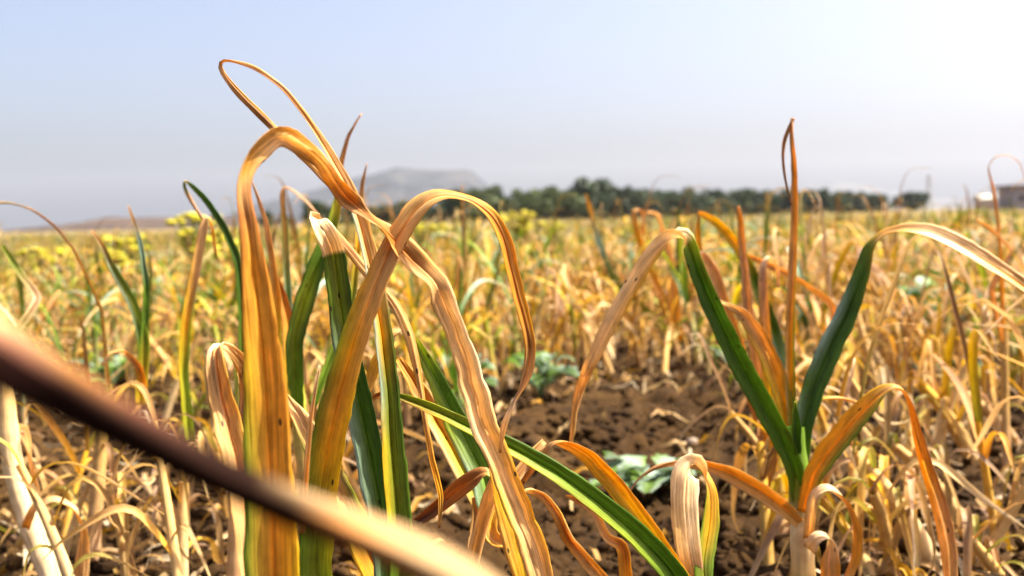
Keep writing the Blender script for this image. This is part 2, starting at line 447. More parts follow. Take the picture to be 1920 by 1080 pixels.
# --- plant with the big amber blade that arches over and hangs down to the right
p1 = hero('large amber garlic plant, broad blade arching into a hanging strip', 512, 0.47)
stem(p1, [(p1.location, .011, 'pink'), (P(514, 1400, .47), .011, 'straw'), (P(514, 1180, .47), .0125, 'olive')])
leaf(p1, [(514, 1300, .47, 90, 8, 'olive,orange,olive'), (512, 1080, .47, 102, 8, 'yellow,orange,mgreen'), (508, 960, .47, 98, 6, 'amber,orange,mgreen'),
          (502, 820, .47, 88, 4, 'orange,orange,lime'), (496, 700, .468, 76, 0, 'orange,orange,yellow'), (484, 590, .465, 62, -5, 'orange'), (472, 490, .462, 48, -15, 'rust,orange,rust'),
          (460, 400, .46, 34, -30, 'rust,brown,rust'), (449, 348, .46, 34, -45, 'rust,tan,tan'), (458, 312, .462, 40, -50, 'tan,orange,straw'), (486, 274, .466, 50, -46, 'pale,straw,straw'),
          (524, 243, .474, 52, -34, 'white,pale,straw'), (570, 272, .485, 44, -25, 'straw,pale,pale'), (605, 302, .497, 36, -40, 'straw,pale,white'), (632, 340, .51, 38, -60, 'orange,tan,orange'), (655, 372, .52, 36, -20, 'tan,rust,tan'),
          (684, 396, .53, 30, 30, 'tan,brown,tan'), (712, 420, .54, 40, 70, 'straw,rust,straw'), (745, 458, .552, 52, 40, 'straw,rust,pale'), (775, 492, .562, 50, 15, 'pale,brown,straw'),
          (808, 520, .57, 46, 35, 'pale,tan,straw'), (836, 575, .578, 46, -12, 'pale,pale,white'), (862, 640, .585, 46, -22, 'pale,pale,white'), (884, 715, .59, 48, -10, 'pale,pale,white'),
          (905, 788, .594, 52, 5, 'white,pale,pale'), (928, 850, .597, 52, 10, 'pale,pale,amber'), (960, 930, .60, 56, 5, 'yellow,pale,amber'), (996, 1020, .602, 58, 0, 'straw,pale,amber'), (1020, 1110, .603, 46, 0, 'tan'), (1034, 1160, .604, 14, 0, 'tan')],
     fold=20, wr=0.0009, label='broad amber blade that bends over and dries to a crumpled straw strip')
leaf(p1, [(478, 1150, .475, 40, 0, 'tan'), (452, 900, .505, 52, 5, 'orange,tan,straw'), (432, 810, .515, 58, 5, 'orange,tan,straw'), (416, 730, .522, 60, 5, 'orange,tan,straw'), (408, 680, .525, 52, 8, 'orange,tan,pale'), (402, 656, .528, 36, 30, 'tan,straw,white'),
          (412, 648, .534, 26, 75, 'white'), (436, 664, .541, 30, 130, 'pale,tan,straw'), (456, 692, .547, 44, 155, 'tan,brown,straw'), (468, 770, .552, 48, 170, 'tan,brown,tan'), (462, 850, .55, 20, 180, 'tan')],
     fold=32, wr=0.0012, label='withered brown leaf folded back at its top')

# --- plant in focus in the middle
p2 = hero('garlic plant with dark green blades and a thin dry leaf loop against the sky', 690, 0.60)
stem(p2, [(p2.location, .010, 'pink'), (P(700, 1450, .60), .010, 'straw'), (P(690, 1180, .60), .012, 'olive'), (P(680, 1090, .60), .008, 'mgreen')])
leaf(p2, [(640, 1260, .585, 60, 0, 'mgreen,olive,mgreen'), (590, 1080, .572, 64, 0, 'lime,olive,mgreen'), (597, 950, .565, 66, 5, 'yellow,olive,mgreen'), (612, 850, .56, 66, 8, 'yellow,amber,mgreen'), (634, 750, .556, 62, 10, 'yellow,orange,olive'),
          (662, 645, .552, 54, 12, 'straw,amber,lime'), (697, 550, .55, 48, 14, 'straw,straw,amber'), (733, 468, .55, 44, 10, 'straw,tan,straw'), (772, 402, .55, 42, 5, 'straw,pale,straw'),
          (806, 371, .551, 36, 25, 'straw,pale,straw'), (842, 365, .553, 30, 50, 'orange,tan,orange'), (882, 375, .556, 28, 62, 'orange,rust,orange'), (918, 400, .56, 30, 50, 'orange,rust,amber'), (944, 446, .564, 30, 42, 'amber,rust,orange'),
          (962, 520, .567, 28, 35, 'amber,rust,orange'), (980, 590, .57, 26, 30, 'orange,rust,amber'), (994, 648, .572, 22, 20, 'orange,brown,orange'), (992, 690, .573, 20, 0, 'tan'), (974, 732, .575, 16, 60, 'tan,pink,pale'), (956, 764, .577, 20, 110, 'white'),
          (942, 800, .578, 14, 150, 'pale'), (936, 850, .58, 5, 160, 'straw')], fold=18, wr=0.0005, label='orange brown leaf crossing in front and arching to the right')
leaf(p2, [(740, 1240, .605, 50, -10, 'green'), (752, 1060, .61, 56, -12, 'green,green,mgreen'), (742, 930, .613, 56, -14, 'green,olive,yellow'), (733, 830, .615, 50, -16, 'green,olive,yellow'), (727, 730, .616, 44, -20, 'dgreen,olive,blue'), (714, 620, .616, 40, -24, 'dgreen,amber,blue'),
          (697, 510, .615, 40, -28, 'tan,straw,blue'), (672, 410, .614, 34, -30, 'orange,tan,blue'), (648, 345, .613, 28, -34, 'tan,tan,pale'), (612, 282, .612, 22, -40, 'tan,straw,pale'), (572, 220, .61, 17, -50, 'orange,brown,pale'),
          (530, 167, .608, 16, -55, 'tan,brown,orange'), (480, 130, .606, 14, -60, 'straw,brown,tan'), (436, 115, .605, 14, -70, 'tan'), (412, 114, .605, 13, -100, 'straw,tan,tan'),
          (420, 140, .606, 11, -150, 'tan,tan,pale'), (452, 178, .608, 15, -165, 'orange,tan,tan'), (492, 218, .612, 17, -170, 'orange,brown,tan'), (535, 262, .618, 15, -170, 'straw,tan,straw'), (580, 306, .626, 13, -160, 'tan,straw,tan'), (618, 346, .63, 12, -150, 'tan'), (640, 366, .632, 6, -150, 'tan')],
     fold=34, wr=0.0004, label='long green and straw leaf rising to a thin folded loop')
leaf(p2, [(740, 1230, .62, 46, 10, 'green'), (722, 1000, .63, 54, 10, 'dgreen,green,blue'), (702, 890, .635, 56, 12, 'dgreen,green,blue'), (680, 780, .64, 56, 14, 'dgreen,green,blue'), (657, 680, .64, 52, 10, 'dgreen,green,blue'), (640, 580, .64, 48, 4, 'dgreen,olive,green'),
          (626, 478, .638, 42, 0, 'dgreen,olive,green'), (624, 471, .637, 44, -4, 'cream,pale,cream'), (611, 441, .628, 46, -14, 'white,cream,white'), (594, 417, .625, 40, -40, 'white,cream,white'), (584, 406, .63, 30, -75, 'cream'),
          (596, 410, .64, 20, -120, 'tan,brown,straw'), (628, 436, .646, 20, -140, 'straw,brown,tan'), (660, 472, .65, 22, -140, 'tan,brown,straw'), (700, 520, .655, 22, -150, 'straw,tan,pale'), (742, 570, .66, 20, -165, 'straw,tan,pale'),
          (768, 625, .66, 22, -170, 'tan,straw,pale'), (782, 690, .66, 16, -180, 'orange,tan,orange'), (796, 780, .66, 11, -180, 'orange,tan,orange'), (812, 870, .66, 12, -170, 'orange'), (828, 925, .66, 14, -150, 'orange,amber,orange'), (824, 990, .66, 5, -150, 'tan')],
     fold=22, wr=0.0005, label='dark green blade folded at the top to a bleached patch')
leaf(p2, [(566, 1000, .545, 14, 0, 'straw'), (574, 900, .54, 14, 10, 'straw'), (582, 800, .535, 12, 15, 'pale'), (592, 730, .535, 9, 20, 'pale'), (600, 686, .535, 3, 20, 'cream')], fold=40, label='thin pale dead shoot')
leaf(p2, [(760, 1180, .64, 60, 0, 'mgreen,orange,mgreen'), (690, 1040, .64, 64, -10, 'mgreen,orange,amber'), (640, 930, .64, 58, -14, 'olive,tan,lime'), (592, 840, .64, 48, -16, 'straw,tan,olive'), (556, 775, .64, 32, -20, 'pale,tan,straw'), (536, 740, .645, 10, -30, 'straw')],
     fold=22, wr=0.0008)
leaf(p2, [(930, 1010, .68, 40, 0, 'mgreen'), (905, 890, .70, 50, 0, 'mgreen,mgreen,blue'), (860, 800, .71, 48, 5, 'green,mgreen,lime'), (820, 715, .715, 34, 10, 'green,mgreen,lime'), (785, 650, .72, 22, 20, 'lime'), (765, 615, .72, 24, 60, 'cream'), (735, 622, .72, 18, 120, 'straw'), (705, 680, .72, 24, 160, 'amber'), (676, 760, .72, 14, 170, 'straw')],
     fold=20)
leaf(p2, [(930, 1000, .70, 34, 0, 'yellow'), (880, 900, .71, 44, -5, 'pale,lime,pale'), (830, 810, .72, 44, -10, 'cream,amber,cream'), (785, 730, .73, 34, -10, 'orange,rust,orange'), (748, 672, .735, 14, -10, 'orange')], fold=30)

# --- plant low in the middle, leaves breaking over near the ground
p5 = hero('low garlic plant of broken rust and yellow leaves below the hanging straw strip', 960, 0.66)
stem(p5, [(p5.location, .010, 'pink'), (P(975, 1350, .66), .010, 'straw'), (P(985, 1120, .66), .009, 'amber')])
leaf(p5, [(1010, 1250, .645, 50, 0, 'yellow'), (1000, 1100, .64, 70, -10, 'amber,yellow,amber'), (972, 1000, .637, 76, -15, 'orange,amber,straw'), (948, 920, .635, 60, -18, 'amber'), (925, 850, .635, 30, -25, 'amber,tan,orange'), (912, 810, .637, 8, -30, 'tan')], fold=16, wr=0.0006, label='broad yellow blade speckled with brown')
leaf(p5, [(760, 990, .675, 8, 0, 'plum'), (800, 968, .67, 22, 8, 'rust,plum,rust'), (835, 940, .665, 28, 10, 'rust,brown,rust'), (872, 908, .66, 36, 14, 'rust,rust,brown'), (905, 889, .655, 34, 35, 'rust,brown,brown'), (919, 886, .652, 24, 75, 'straw'), (922, 905, .652, 26, 130, 'pale'),
          (908, 960, .654, 28, 165, 'pale,straw,pale'), (893, 1020, .656, 27, 175, 'pale,straw,cream'), (880, 1090, .658, 20, 180, 'straw')], fold=20, wr=0.0006, label='rust brown leaf bent double into a pale strip')
leaf(p5, [(905, 1110, .69, 22, 0, 'tan'), (885, 1030, .695, 20, 5, 'tan,pink,tan'), (893, 960, .70, 16, 10, 'straw,tan,straw'), (888, 930, .70, 8, 30, 'straw')], fold=30)
leaf(p5, [(1150, 1110, .72, 24, 0, 'tan'), (1110, 1062, .715, 28, 20, 'orange,tan,pale'), (1066, 1010, .71, 24, 25, 'pale,rust,orange'), (1045, 962, .707, 20, 10, 'orange,tan,straw'), (1020, 928, .705, 20, 30, 'straw,tan,pale'), (990, 914, .704, 22, 70, 'pale'), (974, 928, .706, 12, 120, 'straw')], fold=25, wr=0.0006)
leaf(p5, [(960, 1020, .66, 18, 0, 'orange'), (925, 1012, .66, 30, 10, 'orange,tan,amber'), (918, 985, .665, 34, 20, 'orange,amber,tan'), (938, 940, .675, 26, 30, 'tan,rust,tan'), (968, 895, .685, 24, 20, 'tan,brown,tan'), (1000, 850, .695, 20, 0, 'tan,brown,straw'), (1020, 828, .70, 12, 0, 'tan')], fold=24, wr=0.0006)
leaf(p5, [(690, 750, .655, 6, 0, 'brown'), (712, 742, .653, 14, 20, 'rust'), (745, 740, .65, 10, 40, 'olive')], fold=30)

# --- plant under the long green blade, bottom right of centre
p3 = hero('garlic plant with a long diagonal green blade and a bleached looped leaf', 1330, 0.66)
stem(p3, [(p3.location, .011, 'pink'), (P(1330, 1380, .66), .011, 'straw'), (P(1315, 1180, .66), .012, 'lime')])
leaf(p3, [(1320, 1180, .65, 50, 0, 'green'), (1255, 1068, .64, 52, -8, 'green,green,mgreen'), (1190, 1000, .632, 50, -10, 'green,mgreen,lime'), (1120, 942, .625, 46, -12, 'green,mgreen,lime'), (1040, 885, .62, 42, -14, 'green,mgreen,lime'), (965, 843, .618, 36, -14, 'green,mgreen,yellow'),
          (890, 806, .617, 30, -14, 'olive,mgreen,lime'), (820, 772, .618, 26, -12, 'lime,olive,yellow'), (760, 748, .62, 18, -10, 'lime,olive,straw'), (744, 742, .621, 8, -10, 'olive')], fold=32, wr=0.0003, label='long green blade lying diagonally')
leaf(p3, [(1320, 1160, .68, 36, 0, 'yellow'), (1262, 1062, .675, 40, 8, 'amber,yellow,yellow'), (1205, 980, .672, 42, 10, 'orange,yellow,yellow'), (1150, 905, .67, 40, 14, 'orange,amber,amber'), (1105, 855, .67, 36, 24, 'orange,amber,amber'), (1066, 830, .672, 34, 50, 'tan,orange,straw'),
          (1036, 828, .676, 34, 85, 'straw,tan,straw'), (1012, 850, .682, 30, 125, 'tan,straw,tan'), (985, 886, .69, 26, 150, 'tan,brown,tan'), (955, 928, .70, 20, 160, 'tan'), (935, 960, .705, 6, 160, 'tan')], fold=22, wr=0.0007, label='yellow blade bent over at a tan crumpled knee')
leaf(p3, [(1330, 1200, .69, 34, 0, 'olive'), (1318, 1060, .705, 36, -14, 'mgreen,olive,mgreen'), (1330, 985, .715, 38, -30, 'olive,amber,mgreen'), (1332, 925, .718, 30, -48, 'amber,orange,lime'), (1318, 884, .716, 34, -78, 'straw,tan,straw'), (1300, 868, .708, 50, -118, 'white,cream,white'),
          (1288, 885, .70, 54, -158, 'white,cream,white'), (1284, 950, .698, 52, -172, 'white,cream,white'), (1290, 1020, .70, 48, -180, 'cream,white,cream'), (1298, 1065, .703, 40, -180, 'pink,tan,tan'), (1300, 1140, .706, 20, -180, 'tan')], fold=14, wr=0.0003, label='bleached white leaf looped over on itself')
leaf(p3, [(1180, 1240, .74, 26, 0, 'tan'), (1175, 1090, .75, 28, 10, 'orange'), (1168, 1020, .752, 24, 10, 'orange,rust,orange'), (1140, 1010, .755, 18, 20, 'tan'), (1118, 960, .76, 16, 20, 'orange,tan,tan'), (1085, 935, .762, 16, 20, 'rust'), (1060, 930, .765, 5, 20, 'tan')], fold=30)

# --- plant on the right
p4 = hero('tall V shaped garlic plant with two green bent blades and a dry upright tip', 1502, 0.86)
stem(p4, [(p4.location, .0115, 'pink'), (P(1508, 1220, .86), .0105, 'pale'), (P(1506, 1080, .86), .0098, 'straw'), (P(1504, 985, .86), .0095, 'cream'), (P(1500, 930, .86), .0088, 'olive'), (P(1495, 870, .86), .0085, 'mgreen'), (P(1492, 800, .86), .0065, 'green')], n=44)
leaf(p4, [(1500, 950, .857, 24, 0, 'mgreen'), (1488, 872, .85, 36, 0, 'green,green,mgreen'), (1460, 812, .845, 42, 0, 'mgreen,green,green'), (1420, 740, .84, 45, 0, 'mgreen,green,green'), (1376, 660, .835, 44, 0, 'mgreen,green,green'), (1335, 575, .83, 40, 0, 'mgreen,green,dgreen'), (1304, 500, .826, 34, -4, 'olive,green,green'), (1290, 458, .824, 32, -16, 'lime,olive,green'),
          (1280, 444, .82, 46, -48, 'white,white,pale'), (1258, 449, .817, 46, -128, 'white,white,pale'), (1232, 470, .815, 36, -150, 'yellow,pale,cream'), (1203, 508, .813, 35, -162, 'amber,pale,pale'), (1172, 560, .812, 33, -166, 'amber,pale,cream'), (1138, 622, .812, 31, -166, 'straw,pale,pale'),
          (1108, 685, .815, 27, -166, 'straw,pale,pale'), (1086, 735, .835, 20, -165, 'tan'), (1076, 775, .838, 12, -190, 'tan,straw,tan'), (1072, 812, .84, 11, -215, 'straw'), (1066, 850, .84, 4, -215, 'straw')], fold=30, wr=0.0004, label='green blade rising left and breaking over into a tan tip')
leaf(p4, [(1500, 900, .865, 26, 0, 'mgreen'), (1506, 800, .87, 38, 0, 'green,dgreen,blue'), (1526, 725, .875, 44, 0, 'green,dgreen,green'), (1555, 655, .88, 46, 0, 'green,dgreen,blue'), (1590, 585, .885, 42, 6, 'green,dgreen,blue'), (1618, 515, .885, 34, 20, 'olive,green,green'), (1634, 465, .885, 28, 45, 'amber,olive,green'), (1656, 440, .884, 26, 70, 'straw,tan,amber'),
          (1695, 431, .88, 30, 58, 'cream,straw,tan'), (1740, 435, .875, 38, 45, 'white,cream,tan'), (1790, 456, .868, 42, 40, 'white,cream,tan'), (1845, 489, .86, 40, 42, 'cream,pale,tan'), (1905, 528, .852, 34, 45, 'pale,straw,tan'), (1965, 575, .845, 28, 45, 'straw'), (2010, 640, .84, 8, 45, 'straw')], fold=24, wr=0.0004, label='green blade rising right and arching over to a pale tip')
leaf(p4, [(1488, 830, .88, 22, 0, 'lime'), (1482, 720, .885, 22, 0, 'olive,amber,pale'), (1482, 620, .888, 21, 5, 'olive,orange,straw'), (1487, 500, .89, 19, 10, 'amber,tan,straw'), (1491, 400, .89, 16, 15, 'tan,orange,tan'), (1490, 310, .89, 13, 20, 'tan,orange,tan'), (1487, 250, .89, 11, 40, 'tan'), (1487, 214, .89, 10, 90, 'pink'),
          (1480, 232, .89, 9, 150, 'tan'), (1470, 262, .89, 9, 165, 'tan,brown,tan'), (1468, 300, .89, 6, 170, 'brown'), (1474, 345, .89, 5, 170, 'brown'), (1484, 385, .888, 3, 170, 'brown')], fold=40, label='upright dry central leaf with a hooked tip')
leaf(p4, [(1506, 960, .85, 22, 0, 'orange'), (1524, 893, .842, 36, 5, 'olive,orange,amber'), (1556, 845, .836, 46, 8, 'mgreen,orange,amber'), (1600, 792, .83, 46, 10, 'mgreen,orange,amber'), (1642, 748, .825, 36, 22, 'lime,orange,amber'), (1668, 728, .822, 24, 55, 'amber,tan,amber'), (1688, 728, .82, 20, 85, 'amber,tan,straw'),
          (1704, 760, .82, 22, 120, 'rust,orange,straw'), (1718, 820, .822, 26, 140, 'brown,orange,orange'), (1738, 890, .825, 30, 150, 'brown,orange,amber'), (1760, 950, .828, 34, 158, 'brown,tan,orange'), (1776, 1020, .83, 34, 165, 'brown,tan,tan'), (1782, 1100, .832, 24, 170, 'tan')], fold=26, wr=0.0005, label='orange blade with a green edge bent over at the top')
leaf(p4, [(1498, 980, .845, 22, 0, 'straw'), (1468, 950, .835, 34, 10, 'straw,orange,pale'), (1420, 915, .83, 38, 14, 'straw,orange,tan'), (1368, 886, .826, 36, 18, 'straw,orange,tan'), (1315, 868, .824, 28, 35, 'tan,orange,pale'), (1270, 864, .824, 22, 55, 'tan,pink,pale'), (1228, 874, .826, 18, 70, 'tan,brown,tan'), (1196, 896, .83, 14, 85, 'tan'), (1178, 924, .833, 7, 90, 'tan')], fold=30, wr=0.0006, label='low orange leaf arching to the left')
leaf(p4, [(1490, 850, .88, 22, 0, 'yellow'), (1476, 770, .885, 36, 0, 'mgreen,amber,yellow'), (1450, 690, .89, 40, 0, 'orange,orange,yellow'), (1420, 625, .895, 36, 5, 'orange,tan,amber'), (1392, 585, .90, 24, 20, 'tan,tan,straw'), (1362, 568, .90, 12, 50, 'cream'), (1340, 560, .90, 4, 60, 'cream')], fold=30, wr=0.0006)
leaf(p4, [(1496, 850, .845, 16, 0, 'dgreen'), (1494, 800, .843, 22, 8, 'dgreen,green,green'), (1492, 770, .843, 16, 8, 'dgreen,green,lime'), (1492, 752, .843, 4, 8, 'lime')], fold=40, label='short green shoot in the middle')
leaf(p4, [(1506, 830, .87, 10, 0, 'amber'), (1518, 775, .872, 12, 20, 'amber'), (1545, 748, .875, 10, 60, 'straw,amber,lime'), (1580, 748, .88, 8, 70, 'straw'), (1610, 756, .885, 4, 70, 'straw')], fold=30)
leaf(p4, [(1515, 1010, .84, 20, 0, 'straw'), (1528, 930, .832, 24, 20, 'pale,cream,pale'), (1552, 916, .828, 26, 60, 'white'), (1584, 940, .825, 24, 100, 'orange,straw,pale'), (1606, 1000, .825, 24, 140, 'orange'), (1602, 1050, .826, 22, 150, 'orange'), (1580, 1100, .827, 18, 160, 'tan')], fold=28, wr=0.0006)
leaf(p4, [(1518, 1030, .835, 26, 0, 'pale'), (1535, 1010, .828, 34, 40, 'white,cream,white'), (1556, 1012, .826, 40, 100, 'white,cream,pink'), (1552, 1060, .825, 44, 150, 'orange,tan,orange'), (1556, 1130, .826, 36, 160, 'orange')], fold=20, wr=0.0006)

# --- plant standing behind the right one
p6 = hero('slender garlic plant behind the V shaped plant, with a kinked yellow blade', 1468, 1.18)
stem(p6, [(p6.location, .009, 'pink'), (P(1462, 950, 1.18), .008, 'straw'), (P(1455, 800, 1.18), .007, 'lime')])
leaf(p6, [(1455, 860, 1.18, 26, 0, 'blue'), (1480, 730, 1.19, 26, 0, 'blue'), (1450, 620, 1.2, 26, 0, 'dgreen,green,blue'), (1416, 525, 1.2, 24, 0, 'green,green,lime'), (1380, 455, 1.2, 20, 5, 'yellow,amber,yellow'), (1340, 412, 1.2, 18, 20, 'yellow'), (1308, 394, 1.2, 15, 60, 'straw'), (1306, 420, 1.2, 16, 130, 'amber'), (1310, 470, 1.2, 14, 160, 'amber')], fold=26)
leaf(p6, [(1440, 830, 1.17, 22, 0, 'orange'), (1420, 690, 1.17, 24, 0, 'pink,tan,orange'), (1404, 580, 1.17, 20, 5, 'pink,tan,pink'), (1394, 480, 1.17, 16, 10, 'pink,tan,tan'), (1390, 410, 1.17, 14, 20, 'orange'), (1386, 386, 1.17, 8, 60, 'tan')], fold=30)
leaf(p6, [(1455, 850, 1.16, 24, 0, 'amber'), (1442, 720, 1.155, 26, 0, 'amber,yellow,amber'), (1434, 600, 1.15, 22, 10, 'orange,tan,orange'), (1432, 510, 1.15, 18, 30, 'tan,pink,pale'), (1440, 482, 1.15, 16, 80, 'white'), (1456, 500, 1.15, 12, 130, 'pale'), (1458, 540, 1.15, 6, 150, 'tan')], fold=26)
leaf(p6, [(1430, 800, 1.2, 28, 0, 'rust'), (1395, 690, 1.2, 30, 0, 'orange,tan,orange'), (1362, 585, 1.2, 28, 5, 'orange,tan,pink'), (1340, 510, 1.2, 24, 20, 'pink,tan,pale'), (1318, 470, 1.2, 20, 50, 'white,pink,white'), (1304, 478, 1.2, 14, 100, 'pale'), (1302, 500, 1.2, 8, 140, 'tan')], fold=26)
leaf(p6, [(1470, 860, 1.18, 24, 0, 'orange'), (1545, 700, 1.19, 24, 0, 'straw'), (1575, 640, 1.2, 18, 10, 'orange'), (1560, 570, 1.2, 16, 20, 'straw,tan,pale'), (1510, 530, 1.2, 16, 40, 'straw'), (1430, 490, 1.2, 16, 40, 'straw,tan,pale'), (1385, 470, 1.2, 8, 40, 'straw')], fold=26)

# --- thin plants at the left
p7 = hero('thin garlic plant at the left whose narrow green leaf hooks over against the sky', 440, 1.02)
stem(p7, [(p7.location, .008, 'pink'), (P(448, 830, 1.02), .007, 'straw'), (P(452, 690, 1.02), .006, 'lime')])
leaf(p7, [(454, 760, 1.02, 20, 0, 'olive'), (456, 590, 1.02, 19, 0, 'green'), (446, 490, 1.02, 17, 5, 'green,dgreen,green'), (420, 425, 1.02, 15, 10, 'green,dgreen,green'), (385, 372, 1.02, 13, 20, 'green'), (360, 346, 1.02, 11, 35, 'mgreen,green,lime'), (346, 335, 1.02, 9, 70, 'lime,amber,lime'), (342, 348, 1.02, 8, 120, 'mgreen'), (352, 368, 1.02, 8, 150, 'tan'), (372, 400, 1.02, 6, 160, 'pink'), (392, 430, 1.02, 3, 160, 'tan')], fold=28)
leaf(p7, [(356, 830, 1.0, 20, 0, 'lime'), (344, 700, 1.0, 20, 0, 'mgreen,lime,yellow'), (348, 610, 1.0, 22, 0, 'lime,amber,yellow'), (364, 520, 1.0, 20, 5, 'pink,straw,amber'), (380, 440, 1.0, 18, 15, 'tan,pale,tan'), (390, 404, 1.0, 14, 60, 'pale'), (396, 430, 1.0, 12, 130, 'amber'), (404, 480, 1.0, 8, 150, 'straw')], fold=28)
leaf(p7, [(545, 680, 1.12, 18, 0, 'green'), (540, 550, 1.12, 15, 0, 'blue,mgreen,blue'), (535, 440, 1.12, 13, 5, 'lime,straw,lime'), (530, 365, 1.12, 11, 15, 'pink,straw,pink'), (533, 350, 1.12, 9, 60, 'pink'), (552, 360, 1.12, 9, 60, 'pink'), (580, 385, 1.12, 8, 50, 'pink'), (605, 415, 1.12, 4, 50, 'tan')], fold=28)

p8 = hero('garlic plant behind the middle one, dark green leaf and slim dry tip', 590, 0.95)
stem(p8, [(p8.location, .009, 'pink'), (P(575, 900, .95), .008, 'straw'), (P(555, 720, .95), .007, 'lime')])
leaf(p8, [(556, 780, .94, 30, 0, 'mgreen'), (552, 640, .93, 36, 0, 'dgreen,olive,dgreen'), (574, 555, .93, 40, 0, 'dgreen,lime,dgreen'), (600, 485, .93, 34, 5, 'dgreen,green,green'), (622, 430, .935, 24, 10, 'olive,mgreen,green'), (636, 370, .94, 18, 15, 'amber,yellow,lime'), (640, 310, .94, 12, 20, 'tan,orange,tan'), (652, 260, .94, 9, 30, 'tan,pink,tan'), (668, 230, .94, 6, 40, 'tan'), (678, 212, .94, 2, 40, 'pink')], fold=30)
leaf(p8, [(556, 800, .96, 26, 0, 'orange'), (548, 690, .96, 34, 0, 'rust,orange,yellow'), (540, 600, .965, 26, 0, 'rust,orange,rust'), (528, 545, .97, 14, 10, 'rust'), (520, 520, .97, 5, 10, 'rust')], fold=26)
leaf(p8, [(586, 760, .95, 18, 0, 'mgreen'), (660, 560, .98, 16, 0, 'olive'), (672, 450, .99, 14, 0, 'amber'), (676, 380, 1.0, 11, 10, 'tan'), (682, 335, 1.0, 7, 20, 'tan'), (688, 306, 1.0, 2, 20, 'pink')], fold=30)
leaf(p8, [(545, 790, .92, 30, 0, 'straw'), (520, 690, .9, 20, 0, 'lime'), (520, 560, .9, 18, 10, 'orange'), (500, 420, .9, 11, 20, 'tan'), (488, 380, .9, 8, 20, 'tan,pink,tan'), (472, 340, .9, 3, 20, 'tan')], fold=30)

p9 = hero('bleached garlic stalk at the left bottom with one curled pale leaf', 90, 1.02)
stem(p9, [(p9.location, .009, 'pink'), (P(100, 1100, 1.02), .0095, 'white'), (P(62, 1000, 1.02), .0105, 'cream'), (P(25, 880, 1.02), .0095, 'cream'), (P(14, 790, 1.02), .009, 'pale'), (P(12, 700, 1.02), .006, 'straw')], n=40)
leaf(p9, [(48, 990, .995, 16, 0, 'orange'), (66, 952, .99, 20, 40, 'pale'), (102, 938, .985, 24, 60, 'white,cream,pale'), (138, 955, .98, 26, 80, 'pale,straw,white'), (155, 1000, .98, 26, 120, 'straw'), (152, 1050, .98, 30, 150, 'pale,tan,straw'), (148, 1120, .98, 22, 160, 'tan')], fold=22, wr=0.0006)
leaf(p9, [(20, 860, 1.03, 16, 0, 'tan'), (40, 800, 1.04, 22, 10, 'pink,tan,straw'), (56, 880, 1.04, 24, 120, 'tan'), (70, 960, 1.04, 18, 160, 'tan,orange,tan')], fold=26)
leaf(p9, [(14, 720, 1.02, 14, 0, 'straw'), (20, 640, 1.05, 15, 0, 'olive'), (70, 560, 1.08, 16, 0, 'pink'), (30, 500, 1.1, 14, 0, 'olive'), (5, 460, 1.1, 8, 0, 'lime')], fold=26)

p10 = hero('garlic plant left of the amber blade with a grey thin leaf arching off the edge', 180, 1.15)
stem(p10, [(p10.location, .008, 'pink'), (P(190, 830, 1.15), .007, 'straw'), (P(200, 720, 1.15), .006, 'olive')])
leaf(p10, [(205, 760, 1.15, 10, 0, 'straw'), (190, 580, 1.13, 7, 10, 'olive,straw,olive'), (140, 470, 1.1, 6, 20, 'straw'), (105, 425, 1.1, 6, 30, 'pink,tan,straw'), (62, 393, 1.1, 5, 45, 'straw'), (20, 380, 1.1, 4, 60, 'olive,straw,olive'), (-30, 382, 1.1, 3, 70, 'straw'), (-70, 400, 1.1, 2, 70, 'straw')], fold=28)
leaf(p10, [(262, 760, 1.1, 19, 0, 'yellow'), (270, 640, 1.1, 24, 0, 'lime,mgreen,mgreen'), (250, 570, 1.1, 20, 0, 'mgreen,lime,blue'), (215, 510, 1.1, 16, 5, 'mgreen,olive,blue'), (188, 455, 1.1, 11, 10, 'amber,tan,olive'), (172, 432, 1.1, 4, 10, 'tan')], fold=28)
leaf(p10, [(268, 730, 1.1, 16, 0, 'yellow'), (272, 620, 1.1, 16, 0, 'mgreen,green,mgreen'), (274, 540, 1.1, 12, 0, 'green'), (262, 450, 1.1, 8, 5, 'blue'), (248, 405, 1.1, 6, 10, 'straw'), (240, 385, 1.1, 2, 10, 'straw')], fold=28)
leaf(p10, [(270, 740, 1.09, 14, 0, 'amber'), (262, 690, 1.08, 17, 20, 'orange,rust,orange'), (235, 655, 1.08, 17, 70, 'tan,straw,pale'), (205, 660, 1.08, 16, 90, 'pale'), (190, 685, 1.08, 9, 110, 'pale')], fold=24)

